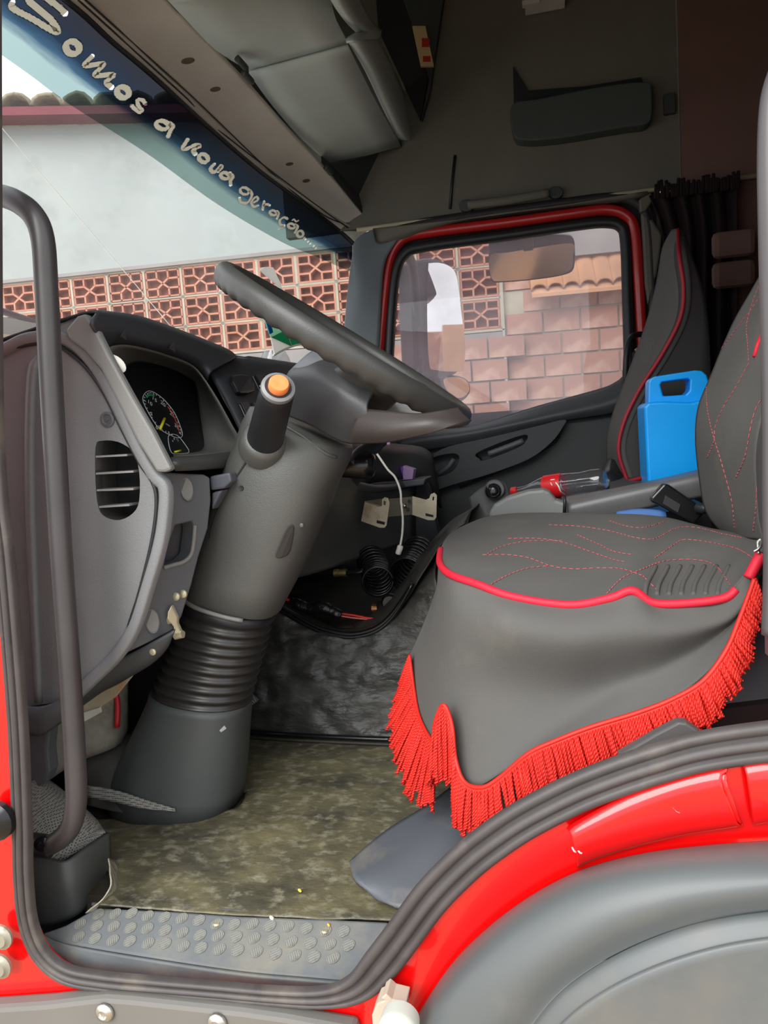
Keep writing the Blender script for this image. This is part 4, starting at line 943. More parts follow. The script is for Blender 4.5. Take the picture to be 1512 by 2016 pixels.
patch('spoke_face', [[(690, 870, .325), (760, 868, .27), (840, 852, .24), (900, 838, .25), (925, 832, .28)], [(695, 845, .295), (760, 845, .255), (835, 836, .235), (880, 828, .25), (915, 822, .28)], [(712, 806, .30), (765, 812, .27), (825, 818, .25), (866, 812, .255), (900, 805, .28)]], mat('spoke_face_grey', (56, 50, 48), .45, bump=.1, bs=300), wheel, n=5, sol=.01)
patch('airbag_side', [[(712, 806, .40), (770, 812, .40), (830, 820, .40), (866, 816, .40)], [(730, 780, .41), (780, 785, .41), (820, 798, .41), (856, 808, .41)], [(740, 752, .43), (780, 758, .43), (820, 770, .43), (850, 790, .43)]], mat('airbag_pad_grey', (112, 114, 112), .5, bump=.3, bs=300), wheel, n=4, sol=.008)

# ================================================================== GRAB HANDLE (driver side)
gh = thing('door_grab_handle', tuple(PY(150, 1660, .1)), 'long black tubular grab handle inside the driver door opening', 'grab handle')
tube('tube', [(-60, 372, .16), (-10, 382, .12), (32, 396, .09), (66, 424, .075), (84, 470, .07), (91, 560, .07), (99, 720, .07), (109, 900, .07), (121, 1100, .07), (137, 1320, .07), (149, 1520, .07), (149, 1585, .072), (138, 1630, .08), (112, 1656, .09), (85, 1668, .11), (60, 1674, .13)], .0165, mat('handle_black_rubber', (66, 63, 64), .38, var=.1, vs=10), gh, sm=6, res=18)
lathe('bolt', [(0, .013), (.004, .013), (.006, .010), (.007, .006), (.011, .005)], PY(84, 1660, .085), V((.3, -1, 0)), BLKG, gh, 14)
tube('flange', [(62, 1660, .12), (84, 1664, .10), (104, 1668, .10)], .018, BLK, gh, sm=3)

# ================================================================== LEFT LOWER: pillar foot, kick panel, speaker box
kp_ = thing('pillar_foot_trim', tuple(PY(80, 1500, .2)), 'purplish grey pillar trim below the dashboard end panel', 'trim')
plate('pillar_cover', [(a, b, .2) for a, b in [(-20, 1385), (70, 1392), (92, 1392), (118, 1375), (128, 1382), (120, 1400), (96, 1440), (92, 1480), (96, 1520), (90, 1540), (60, 1560), (40, 1640), (-20, 1640)]], (0, .03, 0), GREYD, kp_, bev=.005)
patch('shelf_step', [[(45, 1388, .17), (80, 1392, .17), (122, 1376, .18), (160, 1350, .2)], [(45, 1405, .165), (80, 1412, .165), (122, 1396, .18), (160, 1372, .2)], [(48, 1440, .18), (80, 1445, .18), (110, 1425, .19), (130, 1410, .2)]], GREYD, kp_, n=3, sol=.01)
kk = thing('kick_insulation', tuple(PY(180, 1420, .4)), 'torn grey insulation and bare panel in the footwell corner', 'insulation')
patch('bare_panel', [[(88, 1420, .36), (150, 1370, .4), (220, 1330, .44), (250, 1320, .5)], [(92, 1470, .36), (150, 1440, .4), (220, 1400, .44), (250, 1380, .5)], [(96, 1535, .36), (150, 1500, .4), (225, 1470, .44), (250, 1440, .5)]], mat('bare_grey_panel', (140, 138, 126), .7, dirt=(104, 92, 74), ds=6), kk, n=4, sol=.008)
plate('torn_flap', [(a, b, .34) for a, b in [(150, 1395), (240, 1335), (262, 1330), (228, 1372), (198, 1392), (200, 1402), (160, 1424), (148, 1418)]], (0, .004, 0), mat('torn_foil', (176, 166, 140), .6, dirt=(190, 120, 60), ds=14), kk, bev=.002)
plate('white_flap', [(a, b, .335) for a, b in [(150, 1408), (196, 1393), (198, 1403), (160, 1424)]], (0, .004, 0), mat('white_flap_card', (214, 212, 200), .6), kk)
tube('red_pipe', [(226, 1355, .45), (232, 1390, .44), (230, 1432, .43)], .006, mat('red_hose', (180, 30, 36), .5), kk, sm=3)
tag(aabox('footwell_duct', (-1.1, .62, .0), (-.80, .84, .45), BLK, None, .02), 'dark duct deep in the footwell behind the column', 'duct')
tag(patch('footwell_lining', [[(140, 1500, .42), (200, 1470, .45), (262, 1440, .5), (300, 1420, .55)], [(172, 1545, .40), (210, 1520, .40), (250, 1500, .42), (300, 1480, .5)], [(172, 1585, .36), (240, 1600, .35), (300, 1600, .38), (380, 1600, .4)]], mat('footwell_grey', (70, 70, 66), .6), None, n=4, sol=.004), 'grey moulded footwell lining beside the column foot', 'lining')
# kick speaker box: perforated top
sb = thing('speaker_box', tuple(PZ(140, 1800, 0)), 'moulded black corner box with a perforated grille top', 'speaker box')
perf = bpy.data.materials.new('perforated_grille'); perf.use_nodes = True; t = perf.node_tree; b = t.nodes['Principled BSDF']
tcn = t.nodes.new('ShaderNodeTexCoord'); vo = t.nodes.new('ShaderNodeTexVoronoi'); vo.inputs['Scale'].default_value = 300; vo.inputs['Randomness'].default_value = .12
rr = t.nodes.new('ShaderNodeValToRGB'); rr.color_ramp.elements[0].position = .28; rr.color_ramp.elements[0].color = lin((34, 34, 34))+(1,); rr.color_ramp.elements[1].position = .42; rr.color_ramp.elements[1].color = lin((142, 142, 134))+(1,)
t.links.new(tcn.outputs['Object'], vo.inputs['Vector']); t.links.new(vo.outputs['Distance'], rr.inputs[0]); t.links.new(rr.outputs[0], b.inputs['Base Color'])
bp = t.nodes.new('ShaderNodeBump'); bp.inputs['Strength'].default_value = .8; bp.inputs['Distance'].default_value = .002; t.links.new(vo.outputs['Distance'], bp.inputs['Height']); t.links.new(bp.outputs[0], b.inputs['Normal']); b.inputs['Roughness'].default_value = .55
patch('grille', [[(52, 1545, .17), (75, 1532, .22), (98, 1540, .26), (150, 1580, .3)], [(60, 1640, .13), (90, 1620, .16), (150, 1600, .2), (185, 1612, .24)], [(66, 1682, .11), (100, 1690, .12), (128, 1692, .14), (208, 1640, .2)]], perf, sb, n=4, sol=.006)
patch('box_side', [[(62, 1680, .105), (98, 1690, .11), (130, 1694, .115), (170, 1668, .15), (213, 1640, .2)], [(66, 1740, .10), (98, 1742, .10), (140, 1735, .11), (180, 1710, .15), (214, 1680, .2)], [(76, 1818, .10), (100, 1820, .10), (150, 1800, .11), (180, 1770, .15), (212, 1715, .2)]], mat('box_black', (70, 72, 70), .42, bump=.1, bs=200), sb, n=5, sol=.01)
tag(patch('perforated_strip', [[(172, 1546, .345), (230, 1556, .345), (290, 1575, .345), (345, 1592, .345)], [(172, 1570, .335), (230, 1580, .335), (280, 1592, .335), (345, 1598, .34)]], perf, None, n=3, sol=.004), 'perforated grey strip along the foot of the column', 'strip')

# ================================================================== FLOOR COVERINGS
mt = tag(patch('floor_mat', [
  [PZ(150, 1610, .004), PZ(250, 1612, .004), PZ(360, 1605, .004), PZ(470, 1590, .004), PZ(500, 1520, .004), PZ(620, 1500, .004), PZ(900, 1500, .004)],
  [PZ(205, 1690, .006), PZ(300, 1680, .006), PZ(400, 1670, .006), PZ(500, 1650, .006), PZ(600, 1630, .006), PZ(720, 1620, .006), PZ(900, 1600, .006)],
  [PZ(215, 1760, .004), PZ(300, 1745, .004), PZ(400, 1745, .004), PZ(500, 1745, .004), PZ(600, 1745, .004), PZ(720, 1745, .004), PZ(860, 1745, .004)],
  [PZ(185, 1782, .003), PZ(300, 1790, .003), PZ(400, 1797, .003), PZ(500, 1803, .003), PZ(600, 1808, .003), PZ(720, 1812, .003), PZ(830, 1816, .003)]],
  MATF, None, n=8, sol=.003, disp=lambda p: V((0, 0, .005*noise.noise(p*9)+.002*noise.noise(p*30)))), 'dusty olive grey clear vinyl mat on the cab floor', 'floor mat')
tag(patch('floor_mat', [
  [PZ(480, 1445, .003), PZ(560, 1450, .003), PZ(660, 1454, .003), PZ(780, 1456, .003), PZ(900, 1456, .003)],
  [PZ(476, 1500, .005), PZ(560, 1500, .005), PZ(660, 1500, .005), PZ(780, 1500, .005), PZ(930, 1500, .005)],
  [PZ(470, 1560, .003), PZ(560, 1560, .003), PZ(660, 1560, .003), PZ(780, 1560, .003), PZ(930, 1560, .003)]], MATF, None, n=6, sol=.003), 'rear strip of the vinyl mat against the engine tunnel', 'floor mat')
# engine tunnel under crinkled vinyl
YT = PZ(600, 1450, 0).y
tn = thing('engine_tunnel', (-.4, 1.2, 0), 'engine tunnel covered in crinkled glossy black vinyl', 'engine tunnel')
def crk(p):
    return V((0, -.007, .003))*noise.noise(V((p.x*14, p.y*9, p.z*22)))+V((0, -.005, .002))*noise.noise(V((p.x*34, p.y*30, p.z*60)))
rows = [[PZ(400, 1440, 0), PZ(490, 1446, 0), PZ(560, 1451, 0), PZ(650, 1455, 0), PZ(760, 1458, 0), PZ(900, 1462, 0)],
  [PY(430, 1370, YT+.01), PY(505, 1375, YT+.01), PY(570, 1375, YT+.01), PY(660, 1375, YT+.01), PY(770, 1380, YT+.01), PY(900, 1380, YT+.01)],
  [PY(470, 1270, YT+.03), PY(530, 1270, YT+.03), PY(580, 1280, YT+.03), PY(670, 1300, YT+.03), PY(780, 1290, YT+.03), PY(900, 1280, YT+.03)],
  [PY(500, 1200, YT+.06), PY(545, 1200, YT+.06), PY(600, 1224, YT+.06), PY(680, 1246, YT+.06), PY(775, 1220, YT+.06), PY(860, 1150, YT+.04)],
  [PY(500, 1185, YT+.12), PY(560, 1188, YT+.12), PY(610, 1215, YT+.12), PY(680, 1238, YT+.12), PY(760, 1215, YT+.12), PY(860, 1100, YT+.1)]]
patch('vinyl_cover', rows, VINYL, tn, n=12, sol=.003, disp=crk)
patch('vinyl_shoulder', [[(700, 1246, YT+.07), (762, 1222, YT+.07), (808, 1170, YT+.06), (846, 1105, YT+.05), (874, 1064, YT+.04), (915, 1030, YT+.04)], [(697, 1238, YT+.09), (752, 1212, YT+.10), (795, 1162, YT+.10), (838, 1098, YT+.10), (872, 1050, YT+.10), (930, 1005, YT+.10)], [(694, 1230, YT+.12), (742, 1202, YT+.15), (785, 1156, YT+.16), (832, 1090, YT+.18), (876, 1036, YT+.22), (955, 985, YT+.24)]], VINYL, tn, n=8, sol=.003, disp=lambda p: V((0, -.005, .005))*noise.noise(p*20))
ztt = PY(680, 1238, YT+.12).z-.02
patch('tunnel_top', [[PZ(500, 1190, ztt), PZ(610, 1222, ztt), PZ(680, 1240, ztt), PZ(770, 1215, ztt), PZ(1000, 1190, ztt)], [PZ(520, 1130, ztt-.01), PZ(620, 1130, ztt-.01), PZ(700, 1130, ztt-.01), PZ(780, 1130, ztt-.01), PZ(1000, 1130, ztt-.01)], [PZ(560, 1060, ztt), PZ(640, 1060, ztt), PZ(720, 1060, ztt), PZ(860, 1060, ztt), PZ(1000, 1060, ztt)]], CARPD, tn, n=5, sol=.01, disp=lambda p: V((0, 0, .008))*noise.noise(p*12))
for k in (0, 1):
    tube('hem_bead', [PY(548, 1192+k*7, YT+.05), PY(600, 1222+k*7, YT+.05), PY(640, 1240+k*6, YT+.05), PY(690, 1248+k*6, YT+.05), PY(740, 1236+k*6, YT+.05), PY(775, 1205+k*6, YT+.05), PY(812, 1150, YT+.04)], .006, BLKG, tn, sm=5)
tube('floor_seam', [PZ(480, 1440, .02), PZ(560, 1446, .02), PZ(660, 1451, .02), PZ(775, 1456, .02)], .006, BLKG, tn, sm=5)
tube('floor_seam', [PZ(480, 1450, .012), PZ(560, 1456, .012), PZ(660, 1461, .012), PZ(775, 1466, .012)], .004, CARPD, tn, sm=5)
tube('floor_edge_bead', [PZ(172, 1584, .01), PZ(230, 1590, .01), PZ(285, 1602, .01), PZ(340, 1604, .01), PZ(400, 1600, .01), PZ(450, 1582, .01), PZ(474, 1552, .02), PZ(480, 1520, .03)], .006, BLKG, mt, sm=6)
# transparent film bunched near the speaker box
tag(patch('plastic_wrap_fold', [[PZ(213, 1690, .07), PZ(218, 1740, .05), PZ(195, 1775, .03), PZ(165, 1795, .01)], [PZ(232, 1700, .03), PZ(228, 1742, .03), PZ(212, 1768, .02), PZ(185, 1790, .008)]], mat('crumpled_clear_film', (150, 146, 130), .2, bump=.8, bs=40, bdist=.01), None, n=6, sol=.002, disp=lambda p: V((0, -.004, .006))*noise.noise(p*40)), 'crumpled clear film edge beside the corner speaker box', 'plastic film')
# step tread
sp0 = thing('door_step', tuple(PZ(450, 1860, -.01)), 'ribbed grey entry step with oval anti-slip studs', 'step')
zS = -.0
q0 = PZ(190, 1790, .0); q1 = PY(400, 1905, .04); q2 = q0+XU
TPN = (q2-q0).cross(q1-q0).normalized()
if TPN.z < 0: TPN = -TPN
def TP(a, b, k=0): return PL(a, b, q0+TPN*k, TPN)
tread = [(190, 1786), (330, 1792), (470, 1802), (640, 1808), (768, 1814), (744, 1860), (718, 1908), (704, 1934), (600, 1925), (480, 1915), (350, 1895), (200, 1870), (120, 1855), (80, 1838), (130, 1820)]
plate('tread_plate', [TP(a, b) for a, b in tread], (0, 0, -.02), STEPM, sp0, bev=.004)
lipt = [(60, 1822), (80, 1838), (120, 1856), (200, 1872), (350, 1897), (480, 1916), (600, 1927), (706, 1936)]
lipb = [(70, 1870), (100, 1905), (140, 1925), (220, 1945), (350, 1962), (480, 1975), (600, 1982), (720, 1975)]
patch('front_lip', [[TP(a, b, .001) for a, b in lipt], [PY(a*.6+c*.4, b*.6+d*.4, .042) for (a, b), (c, d) in zip(lipt, lipb)], [PY(a, b, .045) for a, b in lipb]], STEPM, sp0, n=4, sol=.006)
ridge = tube('back_ridge', [PZ(182, 1780, .001), PZ(330, 1785, .001), PZ(480, 1795, .001), PZ(640, 1803, .001), PZ(770, 1810, .001)], .003, STEPM, sp0, sm=4)
studs = [(194,1800),(227,1799),(259,1798),(291,1803),(324,1806),(358,1808),(392,1812),(427,1819),(461,1820),(497,1819),(531,1823),(567,1824),(603,1828),(640,1833),(676,1834),
 (158,1819),(191,1823),(224,1824),(257,1827),(290,1828),(325,1832),(359,1836),(394,1841),(429,1843),(465,1845),(500,1847),(537,1850),(573,1854),(611,1857),(649,1859),(686,1861),
 (155,1844),(187,1848),(222,1851),(256,1853),(292,1857),(325,1858),(361,1863),(396,1866),(432,1869),(468,1871),(505,1874),(542,1878),(580,1881),(618,1884),(656,1886)]
# shared stud meshes, ribs one way or the other
def stud_mesh(vert):
    bm = bmesh.new()
    e_a, e_b = .0108, .0078
    def col(prof):
        rings = []
        for h, s_ in prof:
            rings.append([bm.verts.new((math.cos(2*math.pi*k/14)*e_a*s_, math.sin(2*math.pi*k/14)*e_b*s_, h)) for k in range(14)])
        for i in range(len(rings)-1):
            for k in range(14): bm.faces.new((rings[i][k], rings[i][(k+1) % 14], rings[i+1][(k+1) % 14], rings[i+1][k]))
        bm.faces.new(rings[-1])
    col([(0, 1), (.0010, .96), (.0010, .86), (.0003, .82)])
    for q in range(-2, 3):
        o_ = q*.0032; L = e_a*.8*math.sqrt(max(.1, 1-(o_/(e_b if not vert else e_a))**2))*(1 if not vert else .66)
        ex, ey = ((1, 0), (0, 1)) if not vert else ((0, 1), (1, 0))
        cx_, cy_ = ey[0]*o_, ey[1]*o_; hx, hy = ex[0]*L+ey[0]*.0009, ex[1]*L+ey[1]*.0009
        v = [bm.verts.new((cx_+sx*hx, cy_+sy*hy, z)) for z in (.0002, .0011) for sx, sy in ((-1, -1), (1, -1), (1, 1), (-1, 1))]
        bm.faces.new(v[4:8])
        for k in range(4): bm.faces.new((v[k], v[(k+1) % 4], v[4+(k+1) % 4], v[4+k]))
    me = bpy.data.meshes.new('tread_stud'); bm.to_mesh(me); bm.free(); me.materials.append(STUD); return me
sm_ = [stud_mesh(False), stud_mesh(True)]
for i, (a, b) in enumerate(studs):
    o = bpy.data.objects.new('tread_stud', sm_[i % 2]); COL.objects.link(o); o.parent = sp0
    o.location = TP(a, b, .0003)-V(sp0.location); o.rotation_euler = (ZU.rotation_difference(TPN) @ Matrix.Rotation(rad(28), 3, 'Z').to_quaternion()).to_euler()
for a, b in [(427, 1819), (640, 1833)]: lathe('screw', [(0, .006), (.003, .005), (.003, .001)], TP(a, b), ZU, ZINC, sp0, 10)
for nm, a, b, c, s_ in [('cream seed husk', 535, 1808, (230, 222, 190), .006), ('tiny yellow crumb', 647, 1822, (226, 170, 60), .004), ('yellow leaf scrap', 590, 1754, (226, 216, 80), .005)]:
    p = PZ(a, b, .008 if b < 1800 else zS+.003)
    tag(lathe('crumb', [(-.001, s_*.5), (.001, s_), (.003, s_*.4)], p, ZU+XU*.2, mat('crumb_'+nm.split()[0], c, .7), None, 7, sx=.6), nm+(' on the studded step' if b > 1800 else ' on the floor mat'), 'crumb')
# blue-grey riser under the seat beside the mat
tag(patch('seat_riser', [[PZ(690, 1700, .03), PZ(760, 1640, .05), PZ(840, 1590, .07), PZ(900, 1545, .09), PZ(1000, 1480, .1), PZ(1200, 1400, .12)], [PZ(700, 1735, .035), PZ(790, 1700, .05), PZ(870, 1650, .07), PZ(950, 1600, .08), PZ(1080, 1530, .1), PZ(1280, 1460, .12)], [PZ(745, 1768, .02), PZ(800, 1790, .02), PZ(880, 1740, .03), PZ(980, 1670, .05), PZ(1100, 1590, .06), PZ(1320, 1500, .08)]], mat('riser_blue_grey', (82, 86, 92), .5, dirt=(110, 108, 104), ds=8), None, n=6, sol=.01), 'blue grey moulded riser beside the floor mat under the seat', 'riser')

# ================================================================== DRIVER SEAT
seat = thing('driver_seat', tuple(V((.1, .5, .3))), 'driver seat in grey fabric cover with red piping and red corded fringe', 'seat')
tp = [[(868, 1082, .52), (866, 1108, .42), (885, 1130, .32), (940, 1150, .27), (1010, 1175, .24), (1120, 1191, .22), (1200, 1178, .22), (1245, 1163, .22), (1285, 1187, .22), (1350, 1188, .22), (1425, 1178, .22), (1500, 1090, .22)],
 [(878, 1062, .58), (890, 1080, .5), (935, 1092, .42), (1000, 1108, .38), (1080, 1122, .36), (1170, 1124, .36), (1245, 1112, .36), (1290, 1118, .36), (1350, 1125, .36), (1420, 1115, .35), (1470, 1085, .33), (1515, 1065, .3)],
 [(895, 1046, .68), (925, 1045, .62), (975, 1047, .58), (1040, 1048, .56), (1110, 1053, .55), (1190, 1053, .55), (1260, 1052, .55), (1310, 1056, .55), (1370, 1060, .52), (1430, 1057, .5), (1490, 1055, .45), (1520, 1050, .4)],
 [(915, 1040, .76), (950, 1022, .76), (990, 1014, .76), (1040, 1011, .76), (1100, 1011, .76), (1180, 1013, .76), (1250, 1014, .76), (1310, 1020, .76), (1360, 1032, .74), (1410, 1046, .7), (1470, 1055, .6), (1520, 1050, .5)],
 [(925, 1075, .80), (955, 1060, .80), (990, 1055, .80), (1040, 1052, .80), (1100, 1050, .80), (1180, 1050, .80), (1250, 1050, .80), (1310, 1056, .80), (1360, 1065, .79), (1410, 1080, .76), (1470, 1085, .7), (1520, 1080, .6)]]
cush = patch('cushion_top', tp, FABS, seat, n=7, sol=.004)
row0 = tp[0]
sk = [row0,
 [(862, 1150, .48), (862, 1180, .38), (890, 1205, .28), (945, 1225, .225), (1010, 1240, .19), (1120, 1258, .175), (1200, 1250, .175), (1260, 1245, .175), (1320, 1245, .18), (1380, 1235, .19), (1448, 1205, .2), (1500, 1112, .22)],
 [(836, 1225, .48), (842, 1280, .40), (872, 1330, .30), (925, 1350, .25), (1000, 1365, .23), (1100, 1368, .22), (1190, 1352, .22), (1260, 1330, .215), (1322, 1306, .215), (1392, 1270, .215), (1448, 1218, .21), (1498, 1122, .22)],
 [(806, 1290, .50), (814, 1385, .42), (845, 1460, .32), (893, 1520, .24), (935, 1551, .19), (1000, 1516, .18), (1080, 1466, .175), (1170, 1430, .17), (1262, 1400, .17), (1350, 1360, .17), (1430, 1279, .185), (1490, 1133, .21)]]
skirt = patch('skirt', sk, FABS, seat, n=8, sol=.004, disp=lambda p: V((0, 1, 0))*(.006*noise.noise(V((p.x*7, 1, p.z*2.5)))))
tube('piping', [(a, b, c-.006) for a, b, c in row0[:11]]+[(1450, 1160, .215)], .0065, PIPE, seat, sm=7)
tube('piping', [(1500, 1088, .2), (1488, 1112, .2), (1474, 1138, .195)], .008, PIPE, seat, sm=4)
T_cu = bvh(cush)
def stitch(lines, tree, par, nm='stitching', dash_=.007, gap=.004, r_=.0008):
    parts = []
    for ln in lines:
        pts = cr(ln, 14); P = [hit(tree, a, b, .003, None) for a, b in pts]; P = [p for p in P if p is not None]
        if len(P) < 2: continue
        # resample to dashes
        acc = 0; seg = [P[0]]; on = True
        for a, b in zip(P, P[1:]):
            l = (b-a).length; pos = 0
            if l > .06:
                seg = [b]; acc = 0; continue
            while pos < l:
                need = (dash_ if on else gap)-acc; step = min(need, l-pos); pos += step; acc += step
                q = a.lerp(b, pos/l)
                if on: seg.append(q)
                if acc >= (dash_ if on else gap)-1e-9:
                    if on and len(seg) > 1 and (seg[0]-seg[-1]).length > .001: parts.append(tube('', seg, r_, None, res=4, me_only=True))
                    on = not on; acc = 0; seg = [q]
    if parts:
        o = multi(nm, parts, THR, par); o['kind'] = 'stuff'; return o
stitch([
 [(960, 1154), (1000, 1132), (1040, 1118), (1085, 1114)], [(950, 1092), (1000, 1092), (1040, 1098), (1085, 1114), (1130, 1120), (1180, 1118), (1225, 1120), (1265, 1133)],
 [(1195, 1168), (1225, 1138), (1265, 1120), (1310, 1104), (1370, 1102), (1410, 1115), (1440, 1155)], [(1000, 1060), (1060, 1060), (1110, 1068), (1160, 1085), (1210, 1102), (1235, 1106)],
 [(960, 1090), (990, 1075), (1040, 1065), (1110, 1064)], [(1080, 1033), (1140, 1036), (1200, 1045), (1250, 1058), (1290, 1060), (1330, 1040), (1370, 1038), (1420, 1050), (1460, 1058)],
 [(1200, 1025), (1235, 1036), (1270, 1038), (1310, 1026)], [(1265, 1133), (1300, 1168)], [(1290, 1098), (1330, 1070), (1350, 1062), (1400, 1068), (1450, 1080), (1482, 1098)],
 [(1135, 1052), (1180, 1072), (1210, 1086), (1250, 1092)]], T_cu, seat)
# pleats near the rear of the cushion
for i in range(7):
    x = 1275+i*24
    q = [hit(T_cu, a, b, -.001, None) for a, b in [(x-6, 1172), (x-2, 1150), (x+10, 1128), (x+16, 1115)]]
    q = [p for p in q if p is not None]
    if len(q) > 2: tube('pleat', q, .004, FABS, seat, sm=4, res=6)
# backrest
bkx = [[(1535, 470, .66), (1485, 560, .68), (1440, 640, .70), (1400, 735, .72), (1374, 800, .72), (1368, 860, .72), (1374, 930, .72), (1388, 1005, .70), (1420, 1048, .66)],
 [(1560, 500, .5), (1520, 580, .5), (1485, 660, .5), (1450, 750, .5), (1425, 820, .5), (1418, 880, .5), (1425, 950, .5), (1438, 1015, .5), (1460, 1058, .48)],
 [(1620, 540, .34), (1580, 620, .34), (1540, 700, .33), (1515, 780, .32), (1495, 850, .31), (1490, 900, .31), (1492, 960, .31), (1496, 1020, .31), (1504, 1062, .30)]]
bk_ = patch('backrest', bkx, FABS, seat, n=7, sol=.02, off=-1)
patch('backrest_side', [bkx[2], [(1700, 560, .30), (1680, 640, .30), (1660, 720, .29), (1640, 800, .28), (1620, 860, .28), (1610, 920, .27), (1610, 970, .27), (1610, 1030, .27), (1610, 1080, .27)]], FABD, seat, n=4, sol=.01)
T_b = bvh(bk_)
stitch([[(1500, 545), (1480, 600), (1470, 640), (1472, 680), (1474, 715)], [(1512, 560), (1478, 610), (1440, 660), (1412, 700), (1394, 750)], [(1474, 715), (1450, 760), (1425, 800), (1408, 840), (1405, 870), (1390, 905)],
 [(1390, 745), (1392, 800), (1402, 850), (1420, 910), (1440, 985), (1446, 1040)], [(1512, 770), (1490, 800), (1478, 840), (1466, 900), (1446, 945)], [(1490, 960), (1488, 1000), (1482, 1050)]], T_b, seat)
tube('backrest_piping', [p for p in [hit(T_b, a, b, .003, None) for a, b in [(1500, 660), (1492, 680), (1486, 702)]] if p], .004, PIPE, seat)
plate('seat_base', [V((-.08, .34, .0)), V((.7, .34, .0)), V((.7, .76, .0)), V((-.08, .76, .0))], (0, 0, .30), BLK, seat, bev=.02)
# fringe
import bisect
def resamp(pl, n):
    P = cr(pl, 10); D = [0]
    for a, b in zip(P, P[1:]): D.append(D[-1]+math.dist(a, b))
    out = []
    for i in range(n):
        s_ = D[-1]*i/(n-1); k = min(len(P)-2, max(0, bisect.bisect_right(D, s_)-1)); t = (s_-D[k])/max(1e-9, D[k+1]-D[k])
        out.append(tuple(x*(1-t)+y*t for x, y in zip(P[k], P[k+1])))
    return out, D[-1]
def paired(h, e, n):
    H = cr(h, 10); E_ = cr(e, 10); D = [0]
    for a, b in zip(H, H[1:]): D.append(D[-1]+math.dist(a[:2], b[:2])*.6+.4*math.dist(E_[len(D)-1][:2], E_[min(len(E_)-1, len(D))][:2]))
    out = []
    for i in range(n):
        s_ = D[-1]*(i+random.uniform(-.2, .2))/(n-1); s_ = min(max(s_, 0), D[-1]); k = min(len(H)-2, max(0, bisect.bisect_right(D, s_)-1)); t = (s_-D[k])/max(1e-9, D[k+1]-D[k])
        out.append((tuple(x*(1-t)+y*t for x, y in zip(H[k], H[k+1])), tuple(x*(1-t)+y*t for x, y in zip(E_[k], E_[k+1]))))
    return out
def cord(p, q, sag, r_=.0021):
    L = (q-p).length; n = max(8, int(L/.0026)); ax = (q-p).normalized(); s_ = ax.orthogonal().normalized(); b = ax.cross(s_); parts = []
    pitch = .0105
    for ph in (0, math.pi):
        pts = []
        for i in range(n+1):
            t = i/n; c = p.lerp(q, t)+sag*(4*t*(1-t)); an = 2*math.pi*t*L/pitch+ph; rr2 = r_*.8*(1 if t < .93 else 1+ (t-.93)*12)
            pts.append(c+s_*math.cos(an)*rr2+b*math.sin(an)*rr2)
        parts.append(tube('', pts, r_*.85, None, res=4, me_only=True, cap=False))
    return parts
hA = [(806, 1290, .47), (813, 1345, .43), (822, 1400, .38), (838, 1440, .33), (862, 1475, .28)]
eA = [(790, 1345, .46), (766, 1430, .42), (776, 1500, .36), (802, 1565, .30), (850, 1600, .25)]
hB = [(853, 1480, .27), (856, 1425, .26), (873, 1388, .25), (889, 1425, .24), (897, 1495, .22), (915, 1540, .20), (950, 1550, .18), (985, 1530, .175), (1040, 1484, .165), (1095, 1458, .16), (1165, 1431, .16), (1256, 1403, .16), (1325, 1376, .16), (1385, 1340, .16), (1430, 1280, .17), (1458, 1215, .185), (1486, 1140, .195)]
eB = [(842, 1560, .24), (850, 1540, .23), (880, 1560, .22), (900, 1570, .205), (896, 1625, .19), (908, 1650, .165), (950, 1640, .15), (1000, 1620, .14), (1060, 1588, .135), (1120, 1558, .135), (1195, 1528, .135), (1290, 1492, .135), (1360, 1465, .135), (1415, 1415, .14), (1465, 1340, .155), (1492, 1250, .17), (1500, 1190, .185)]
parts = []
for h, e, n, layers in ((hA, eA, 40, 3), (hB, eB, 165, 2)):
    for ly in range(layers):
        for hp_, ep_ in paired(h, e, n):
            p = PY(hp_[0], hp_[1], hp_[2]-.006-.004*ly); k = random.uniform(.78, 1.04)*(1 if ly else .96)
            q = PY(hp_[0]+(ep_[0]-hp_[0])*k+random.uniform(-5, 5), hp_[1]+(ep_[1]-hp_[1])*k, ep_[2]-.004*ly)
            parts += cord(p, q+V((0, .0, 0)), V((random.uniform(-.002, .002), -.006-.004*random.random(), -.001)))
o = multi('fringe', parts, FRNG, seat); o['kind'] = 'stuff'; o['label'] = 'red twisted cord fringe along the skirt hem'
for h in (hA, hB):
    for k in (0, 1):
        hh_ = [(a, b+k*6, c-.012) for a, b, c in h]
        P = [Q(p) for p in cr(hh_, 10)]; pts = []
        tube('fringe_heading', P, .0036, FRNG, seat, res=7)
# clip/hog ring at cushion corner
tag(tube('cover_clip', [(1484, 1086, .19), (1496, 1078, .19), (1500, 1062, .2), (1492, 1068, .2), (1494, 1090, .19)], .0022, CHR, None, sm=5), 'small bent wire clip at the rear corner of the seat cushion', 'clip')
# seat side base plastics at right
tag(plate('seat_side_cover', [(a, b, .30) for a, b in [(1530, 1040), (1500, 1110), (1490, 1150), (1460, 1240), (1420, 1330), (1370, 1400), (1500, 1388), (1540, 1380)]], (0, .03, 0), mat('seat_side_plastic', (96, 94, 98), .5), None, bev=.008), 'grey plastic side cover behind the fringe at the seat rear', 'seat cover')
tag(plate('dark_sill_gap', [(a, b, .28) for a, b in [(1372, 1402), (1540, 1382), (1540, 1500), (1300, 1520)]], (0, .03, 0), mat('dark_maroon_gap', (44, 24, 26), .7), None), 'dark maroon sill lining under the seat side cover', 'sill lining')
tag(plate('rubber_wedge', [(a, b, .09) for a, b in [(1215, 1490), (1290, 1446), (1336, 1422), (1352, 1424), (1382, 1444), (1372, 1470)]], (0, .02, 0), mat('wedge_grey', (84, 82, 82), .6), None, bev=.003), 'grey rubber wedge poking above the door seal in front of the fringe', 'wedge')

